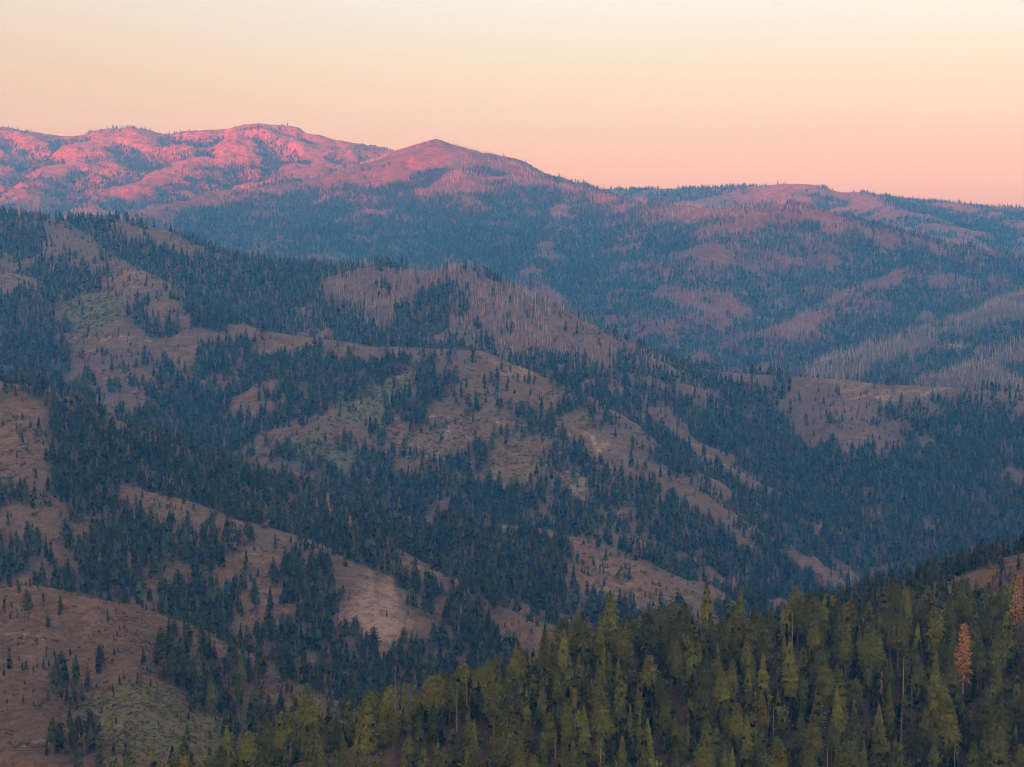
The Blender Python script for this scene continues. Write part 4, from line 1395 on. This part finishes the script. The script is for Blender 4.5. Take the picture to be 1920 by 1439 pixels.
def red_pine(px, base, top, hill, label, seed, group, slim=1.0):
    p = on_hill(px, base, hill)
    if not p:
        return
    x, y = p
    z, h = height_for(px, top, x, y)
    rng = random.Random(seed)
    tb, cb = MB(), MB()
    trunk_parts(tb, 25, .42, rng, 0, 7)
    for i in range(50):
        t, a = rng.uniform(.18, .97), rng.uniform(0, 6.28)
        L = 25 * .15 * (1.1 - t) * rng.uniform(.5, 1.2) + .6
        tb.stick((0, 0, t * 24), (math.cos(a) * L, math.sin(a) * L, t * 24 + rng.uniform(-.4, .3) * L), .06, .02, 0)
    pine_crown(cb, 25, seed, R=.15 * slim, base=.16, branches=64, tufts=22, size=.8, hole=.22)
    root = link('dead_pine_tree', None, label, 'tree', None, group)
    root.location = (x, y, z)
    root.scale = (h / 25,) * 3
    root.rotation_euler = (0, 0, rng.uniform(0, 6))
    link('trunk', tb.mesh('dead_pine_trunk', [M['grey_wood']], True), parent=root)
    link('crown', cb.mesh('dead_pine_crown', [M['rust']], volume=(25, .16, .5, seed)), parent=root)
    clear_round(x, y, 6.5, 75 if hill == 'near_ridge' else 8)
    return x, y


RED = [red_pine(1805, 1300, 1168, 'near_ridge', 'orange dead pine standing among green pines on the near ridge', 61, 'orange dead pines'),
       red_pine(1908, 1195, 1078, 'near_ridge', 'orange dead pine on the near ridge crest below the bare spur', 62, 'orange dead pines'),
       red_pine(657, 1015, 968, 'fir_ridge', 'rust-red dead fir above the scree slide', 63, 'rust-red dead trees', .7),
       red_pine(615, 985, 925, 'fir_ridge', 'taller rust-red dead fir among the dark firs of the ridge', 64, 'rust-red dead trees', .6),
       red_pine(1376, 1120, 1082, 'fir_ridge', 'rust-red dead tree at the low end of the bare crest', 65, 'rust-red dead trees', .9)]


def snag(px, base, top, hill, label, seed, mat='grey_wood', stubs=20, thick=1.0, group='bare dead trunks of the near ridge'):
    p = on_hill(px, base, hill)
    if not p:
        return
    x, y = p
    z, h = height_for(px, top, x, y)
    h = min(h, 34)
    rng = random.Random(seed)
    tb, bb = MB(), MB()
    trunk_parts(tb, h, .36 * thick, rng, 0, 7, .02)
    root = link('dead_tree', None, label, 'tree', None, group)
    root.location = (x, y, z)
    root.rotation_euler = (rng.uniform(-.03, .03), rng.uniform(-.03, .03), 0)
    link('trunk', tb.mesh('dead_trunk', [M[mat]], True), parent=root)
    for i in range(stubs):
        t, a = rng.uniform(.2, .97), rng.uniform(0, 6.28)
        L = h * .10 * (1.12 - t) * rng.uniform(.4, 1.5) + .3
        e = (math.cos(a) * L, math.sin(a) * L, t * h * .95 + rng.uniform(-.4, .25) * L)
        mb = MB() if i < 12 else bb                              # the main limbs are parts, the small twigs one mass
        mb.stick((0, 0, t * h * .95), e, .085 * thick, .03, 0)
        for q in range(2):
            f_ = rng.uniform(.4, .9)
            b0 = (e[0] * f_, e[1] * f_, t * h * .95 + (e[2] - t * h * .95) * f_)
            mb.stick(b0, (b0[0] + rng.uniform(-.6, .6), b0[1] + rng.uniform(-.6, .6), b0[2] + rng.uniform(-.5, .3)), .04, .015, 0)
        if i < 12:
            link('branch', mb.mesh('dead_branch', [M[mat]]), parent=root)
    if bb.v:
        link('twigs', bb.mesh('dead_twigs', [M[mat]]), kind='stuff', parent=root)
    clear_round(x, y, 3.2, 26)
    return x, y


SNAGS = [snag(876, 1352, 1248, 'near_ridge', 'tall bare grey trunk on the near ridge crest above the reddish soil', 71, stubs=10, thick=1.2),
         snag(857, 1372, 1288, 'near_ridge', 'grey dead tree with drooping twigs beside the tall bare trunk', 72, stubs=34),
         snag(742, 1330, 1255, 'near_ridge', 'grey twiggy dead tree among pines at the low end of the crest', 73, stubs=60),
         snag(1693, 1320, 1228, 'near_ridge', 'pale broken pole beside the orange dead pine', 74, 'pale_wood', 5, 1.0),
         snag(1466, 1215, 1130, 'near_ridge', 'mauve-grey twiggy dead tree on the near ridge crest', 75, stubs=80),
         snag(1485, 1225, 1145, 'near_ridge', 'thin pale trunk next to the twiggy dead tree on the crest', 76, 'pale_wood', 4),
         snag(544, 1455, 1388, 'near_ridge', 'small twiggy grey dead tree beside the reddish bare soil', 77, stubs=70),
         snag(1042, 1460, 1360, 'near_ridge', 'grey dead tree dense with twigs near the rock outcrop', 78, stubs=80),
         snag(1450, 1400, 1315, 'near_ridge', 'grey dead stem between olive pines of the slope', 79, stubs=16),
         snag(1126, 1460, 1380, 'near_ridge', 'pale leaning dead stem low on the near slope', 80, 'pale_wood', 6),
         snag(1690, 1390, 1320, 'near_ridge', 'twisted silvery dead tree with thick branches on the near slope', 81, stubs=26, thick=1.3),
         snag(1790, 1475, 1395, 'near_ridge', 'thin grey dead pole low on the near slope', 82, stubs=6),
         snag(1550, 1470, 1392, 'near_ridge', 'pale yellowish broken trunk low among the pines', 83, 'pale_wood', 3),
         snag(1650, 1330, 1255, 'near_ridge', 'mauve dead tree with fine branches behind a broad pine', 84, stubs=60),
         snag(1290, 1400, 1330, 'near_ridge', 'short pale dead stem amid dark firs of the slope', 85, 'pale_wood', 8),
         snag(960, 1425, 1350, 'near_ridge', 'grey dead stem above the rock outcrop', 86, stubs=14)]

# rock outcrop low on the near ridge
def rock_mesh(seed, sx, sy, sz, blocks):
    rng = random.Random(seed)
    mb = MB()
    for b in range(blocks):
        ox, oy = rng.uniform(-sx, sx) * .6, rng.uniform(-sy, sy) * .6
        w, dpt, hh = sx * rng.uniform(.25, .5), sy * rng.uniform(.3, .6), sz * rng.uniform(.45, 1.0) * (1 - abs(ox) / sx * .5)
        n, base = 7, len(mb.v)
        lv = (-1.5, hh * .4, hh * .8, hh)
        for j, zz in enumerate(lv):
            for i in range(n):
                a = 2 * math.pi * i / n + .2 * b
                k = (1.1, 1.0, .85, .55)[j] * rng.uniform(.8, 1.15)
                mb.v.append((ox + math.cos(a) * w * k, oy + math.sin(a) * dpt * k, zz + rng.uniform(-.08, .08) * hh))
        for j in range(3):
            for i in range(n):
                l = (i + 1) % n
                mb.f.append((base + j * n + i, base + j * n + l, base + (j + 1) * n + l, base + (j + 1) * n + i)); mb.m.append(0)
        mb.f.append(tuple(base + 3 * n + i for i in range(n))); mb.m.append(0)
    return mb


p = on_hill(952, 1437, 'near_ridge')
ro = link('rock_outcrop', rock_mesh(5, 7, 4, 7.5, 9).mesh('rock_outcrop', [M['stone']]), 'pale blocky rock outcrop low on the near ridge', 'rock')
ro.location = (p[0], p[1], float(sample(GZ, np.array([p[0]]), np.array([p[1]]))[0]))
clear_round(p[0], p[1], 7, 30)
for i, (px, py, s) in enumerate(((1772, 654, 3), (1780, 648, 4), (1788, 644, 5), (1796, 650, 4), (1803, 655, 3), (1785, 656, 3), (1646, 685, 4))):
    p = on_hill(px, py, 'burnt_slope')
    if p:
        b = link('boulder', rock_mesh(40 + i, s, s * .8, s * .8, 3).mesh('boulder', [M['stone']]),
                 'pale boulder in a cluster on the burnt slope' if i < 6 else 'lone pale boulder low on the burnt slope', 'rock',
                 None, 'boulders on the burnt slope' if i < 6 else None)
        b.location = (p[0], p[1], float(sample(GZ, np.array([p[0]]), np.array([p[1]]))[0]))
for i, (px, py, s) in enumerate(((1052, 893, 4), (1066, 886, 5), (1080, 892, 5), (1088, 908, 6), (1075, 916, 5), (1062, 905, 4))):
    p = on_hill(px, py, 'knob_hill')
    if p:
        b = link('boulder', rock_mesh(60 + i, s, s * .8, s * .9, 3).mesh('boulder', [M['stone']]),
                 'grey boulder of the outcrop on the patchy reddish hill face', 'rock', None, 'boulders on the reddish hill face')
        b.location = (p[0], p[1], float(sample(GZ, np.array([p[0]]), np.array([p[1]]))[0]))

# trees too close to a special thing, or standing right before it, give way
keep = np.ones(len(nx), bool)
for (sx, sy, r, fr) in TAKEN:
    keep &= np.hypot(nx - sx, ny - sy) > r
    lat = np.abs(nx * sy / ny - sx)
    keep &= ~((ny < sy) & (ny > sy - fr) & (lat < (5.2 if fr > 60 else 3.4)))
nx, ny, nz, nh, narea = nx[keep], ny[keep], nz[keep], nh[keep], narea[keep]

# candidates from the grass hill and the side spur also compete for the 300 single trees
gsel = np.where((fy < 1700) & (fs > .9) & ((fo == ZI['grass_hill']) | (fo == ZI['side_spur'])))[0]
gh = np.where(fo[gsel] == ZI['grass_hill'], 1.0, .75) * np.clip(17 * np.exp(RNG.randn(len(gsel)) * .25), 8, 27)
gpx, gpt = to_pixel(fx[gsel], fy[gsel], fz[gsel] + gh)
_, gpb = to_pixel(fx[gsel], fy[gsel], fz[gsel])
gvis = visible(fx[gsel], fy[gsel], fz[gsel] + gh * .4, 0) & (gpx > 5) & (gpx < 1915) & (gpt < 1400)
# hidden by the near treetops?
line = np.full(2400, 2000.0)
tpx, tpt = to_pixel(nx, ny, nz + nh)
for a, t in zip(tpx, tpt):
    i = int(np.clip(a + 200, 8, 2390))
    line[i - 8:i + 8] = np.minimum(line[i - 8:i + 8], t)
gvis &= gpb < line[np.clip(gpx + 200, 0, 2399).astype(int)] + 10
garea = np.where(gvis, (gpb - gpt) ** 2 * .30 * .6, 0)
allarea = np.concatenate([narea, garea])
order = np.argsort(-allarea)[:300]
single = np.zeros(len(allarea), bool)
single[order[allarea[order] > 60]] = True
crestpts = CREST[[r[0] for r in RIDGES].index('near_ridge')][0]
crest_d = seg_dist(nx, ny, [tuple(c[:2]) for c in crestpts], False)
bare_n = sample(F['burn'], nx, ny)
R2 = random.Random(88)
NEAR_GROUP = 'living conifers of the near ridge'
PLAN = []
for i in np.where(single)[0]:
    if i < len(nx):
        x, y, z, h = nx[i], ny[i], nz[i], nh[i]
        f = float(fbm(np.array([x / 60]), np.array([y / 60]), 2, 611)[0])
        if R2.random() < .50 - f * .5:
            kind = R2.choice(('fir', 'fir', 'spire_fir'))
            tint = R2.choices(('olive', 'dark', 'bright'), (4, 4, 2))[0]
        else:
            kind = R2.choices(('pine', 'broad_pine', 'slender_pine', 'flat_pine'), (5, 3, 3, 1))[0]
            tint = R2.choices(('olive', 'bright', 'bronze', 'dark'), (6, 3, .6, 3.5))[0]
        dr = min(math.hypot(x - s[0], y - s[1]) for s in RED[:2] if s)
        ds = min(math.hypot(x - s[0], y - s[1]) for s in SNAGS if s)
        where = ('by an orange dead pine' if dr < 14 else 'by a bare dead trunk' if ds < 10 else 'by the reddish soil' if bare_n[i] > .3
                 else 'on the near crest' if crest_d[i] < 14 else 'in the near forest')
        group = NEAR_GROUP
    else:
        g = gsel[i - len(nx)]
        x, y, z, h = fx[g], fy[g], fz[g], gh[i - len(nx)]
        kind = R2.choice(('fir', 'spire_fir', 'slender_pine', 'pine'))
        tint = R2.choice(('dark', 'dark', 'olive'))
        where = 'on the dry grassy hill' if fo[g] == ZI['grass_hill'] else 'on the bare spur'
        group = 'conifers dotting the grassy hill' if fo[g] == ZI['grass_hill'] else 'conifers of the bare spur'
    PLAN.append((kind, tint, float(x), float(y), float(z), float(h), where, group))
NEIGHBOUR_WORDS = {'pine': 'round pine', 'broad_pine': 'broad pine', 'slender_pine': 'slender pine', 'flat_pine': 'flat-topped pine', 'fir': 'fir', 'spire_fir': 'spire fir'}
SHORT_TINT = {'olive': 'olive', 'dark': 'dark', 'bright': 'yellowish', 'bronze': 'bronze'}
for i, (kind, tint, x, y, z, h, where, group) in enumerate(PLAN):
    others = sorted((math.hypot(x - q[2], y - q[3]), j) for j, q in enumerate(PLAN) if j != i)[:2]
    sw = 'tall' if h > 24 else 'short' if h < 17 else 'mid-height'
    label = '%s %s %s' % (sw, TINT_WORDS[tint], SHAPE_WORDS[kind])
    n1, n2 = (PLAN[j] for _, j in others)
    w1, w2 = (SHORT_TINT[n[1]] + ' ' + NEIGHBOUR_WORDS[n[0]] for n in (n1, n2))
    if others[1][0] < 26:
        label += ' between %s and %s' % (w1, w2) if w1 != w2 else ' between two %ss' % w1
    elif others[0][0] < 26:
        label += ' beside %s' % w1
    else:
        label += ' standing alone'
    tree(kind, R2.randrange(12), tint, x, y, z, h, (R2.uniform(0, 6.28), R2.uniform(.88, 1.18), R2.gauss(0, .018), R2.gauss(0, .018)),
         label + ' ' + where if len((label + ' ' + where).split()) < 17 else label, group)

rest = ~single[:len(nx)]
n_ = int(rest.sum())
s_ = nh[rest] / 25
ux, uy = scatter(700, 1050, 42, umax=.31)                       # young trees filling the gaps
uo = (owner_of(ux, uy) == ZI['near_ridge']) & (sample(F['trees'], ux, uy) > .6) & (np.abs(ux) < .285 * uy + 20)
ux, uy = ux[uo], uy[uo]
uz = sample(GZ, ux, uy)
um = visible(ux, uy, uz + 12, .003)
ux, uy, uz = ux[um], uy[um], uz[um]
scatter_object('forest', 'young', ux, uy, uz, sizes(len(ux), .36, .35), turns(len(ux)), 'young dark trees low under the near ridge pines', 'forest')
scatter_object('forest', 'edge', nx[rest], ny[rest], nz[rest], np.stack([s_ * 1.05, s_ * 1.05, s_], -1), turns(n_),
               'olive and dark trees filling the gaps of the near ridge forest', 'forest')
_gs = gsel[single[len(nx):]]
left = np.ones(len(fx), bool)
left[_gs] = False

for n in OWNERS:
    if n == 'near_ridge':
        continue
    m = (fo == ZI[n]) & left
    for lo, hi, lib in ((0, 3600, 'mid'), (3600, 99999, 'far')):
        mm = m & (fy >= lo) & (fy < hi)
        c = int(mm.sum())
        if c < 5:
            continue
        mean = {'mountain': .62, 'flat_mountain': .66, 'pointed_mountain': .72, 'grass_hill': .66, 'side_spur': .52, 'burnt_slope': .7}.get(n, .84)
        split = ' on its lower nearer part' if (lo == 0 and n in ('knob_hill', 'cleared_hill', 'wooded_hill')) else ''
        scatter_object('forest', lib, fx[mm], fy[mm], fz[mm] - .3, sizes(c, mean, .26) * fs[mm][:, None], turns(c), FOREST_LABEL[n] + split, 'forest')
    m = do == ZI[n]
    for lo, hi, lib in ((0, 3600, 'dead'), (3600, 99999, 'fardead')):
        mm = m & (dy_ >= lo) & (dy_ < hi)
        c = int(mm.sum())
        if c < 5 or n not in DEAD_LABEL:
            continue
        split = ', nearer part' if (lo == 0 and n in ('knob_hill', 'cleared_hill', 'wooded_hill')) else ''
        scatter_object('burnt_forest', lib, dx[mm], dy_[mm], dz_[mm] - .3, sizes(c, .74 if n != 'grass_hill' else .5, .45), turns(c, .1), DEAD_LABEL[n] + split, 'dead trees')

# brush, fallen logs and stones that roughen the open ground
for hill, area, y0, y1, size, lab in (('grass_hill', 8, 1000, 1700, .9, 'low brush speckling the dry grassy hill'),
                                      ('fir_ridge', 26, 1650, 2500, 1.5, 'low brush on the reddish openings of the fir ridge'),
                                      ('knob_hill', 45, 2450, 4000, 2.0, 'low brush on the patchy reddish hill face'),
                                      ('near_ridge', 30, 690, 1050, 1.2, 'low brush under the near pine forest'),
                                      ('side_spur', 40, 1150, 1450, 1.1, 'low brush on the bare spur')):
    x, y = scatter(y0, y1, area)
    z = sample(GZ, x, y)
    openness = sample(np.clip(F['grass'] * .5 + F['green'] + F['burn'] * .3, 0, 1), x, y)
    ok = (owner_of(x, y) == ZI[hill]) & (RNG.rand(len(x)) < clumped(x, y, openness * .75, 35, 701)) & visible(x, y, z + 2, .0008) & (np.abs(x) < .285 * y + 30)
    c = int(ok.sum())
    scatter_object('undergrowth', 'brush', x[ok], y[ok], z[ok] - .15, sizes(c, size, .4), turns(c, .1), lab, 'brush')
for hill, area, y0, y1, lab in (('grass_hill', 700, 1000, 1700, 'fallen grey logs strewn over the dry grassy hill'),
                                ('fir_ridge', 1800, 1650, 2500, 'fallen logs on the openings of the fir ridge'),
                                ('cleared_hill', 1500, 2900, 3900, 'fallen trunks on the cleared tan hilltop')):
    x, y = scatter(y0, y1, area)
    z = sample(GZ, x, y)
    op = sample(np.clip(1 - F['trees'], 0, 1), x, y)
    ok = (owner_of(x, y) == ZI[hill]) & (RNG.rand(len(x)) < op) & visible(x, y, z + 2, .0008) & (np.abs(x) < .285 * y + 30)
    c = int(ok.sum())
    t = turns(c, .03)
    t[:, 2] = RNG.randn(c) * .7 + .5
    scatter_object('debris', 'logs', x[ok], y[ok], z[ok] + .1, sizes(c, .8, .3), t, lab, 'fallen logs')
x, y = scatter(1600, 2100, 9)
z = sample(GZ, x, y)
ok = (owner_of(x, y) == ZI['fir_ridge']) & (RNG.rand(len(x)) < sample(F['scree'], x, y) * .6) & visible(x, y, z + 1, .0005)
c = int(ok.sum())
scatter_object('rubble', 'stones', x[ok], y[ok], z[ok], sizes(c, .55, .5), turns(c, .4), 'loose stones of the pale scree slide', 'rubble')

# ---------------------------------------------------------------- haze: one closed box of even, pale blue air
zlo = float(min(GZ.min(), BZ.min())) - 1.0
zhi = float(max(GZ.max(), BZ.max())) + 25.0
hx, hy0, hy1 = 15200.0, -8400.0, 12500.0
hv = [(sx * hx, yy, zz) for zz in (zlo, zhi) for yy in (hy0, hy1) for sx in (-1, 1)]
hf = [(0, 2, 3, 1), (4, 5, 7, 6), (0, 1, 5, 4), (2, 6, 7, 3), (0, 4, 6, 2), (1, 3, 7, 5)]
hm = bpy.data.meshes.new('haze')
hm.from_pydata(hv, [], hf)
hmat = bpy.data.materials.new('haze')
hmat.use_nodes = True
hmat.node_tree.nodes.clear()
_ho = hmat.node_tree.nodes.new('ShaderNodeOutputMaterial')
_hv = hmat.node_tree.nodes.new('ShaderNodeVolumePrincipled')
_hv.inputs['Density'].default_value = HAZE_DENSITY
_hv.inputs['Color'].default_value = (*HAZE_COLOR, 1)
_hv.inputs['Absorption Color'].default_value = (1, 1, 1, 1)       # clear air: it scatters, it does not swallow light
_hv.inputs['Anisotropy'].default_value = 0.0
hmat.node_tree.links.new(_hv.outputs[0], _ho.inputs['Volume'])
hm.materials.append(hmat)
link('haze', hm, 'thin blue evening haze filling the valley air', 'haze', 'stuff')
print('singles', int(single.sum()), 'near', len(nx), 'rest', n_)
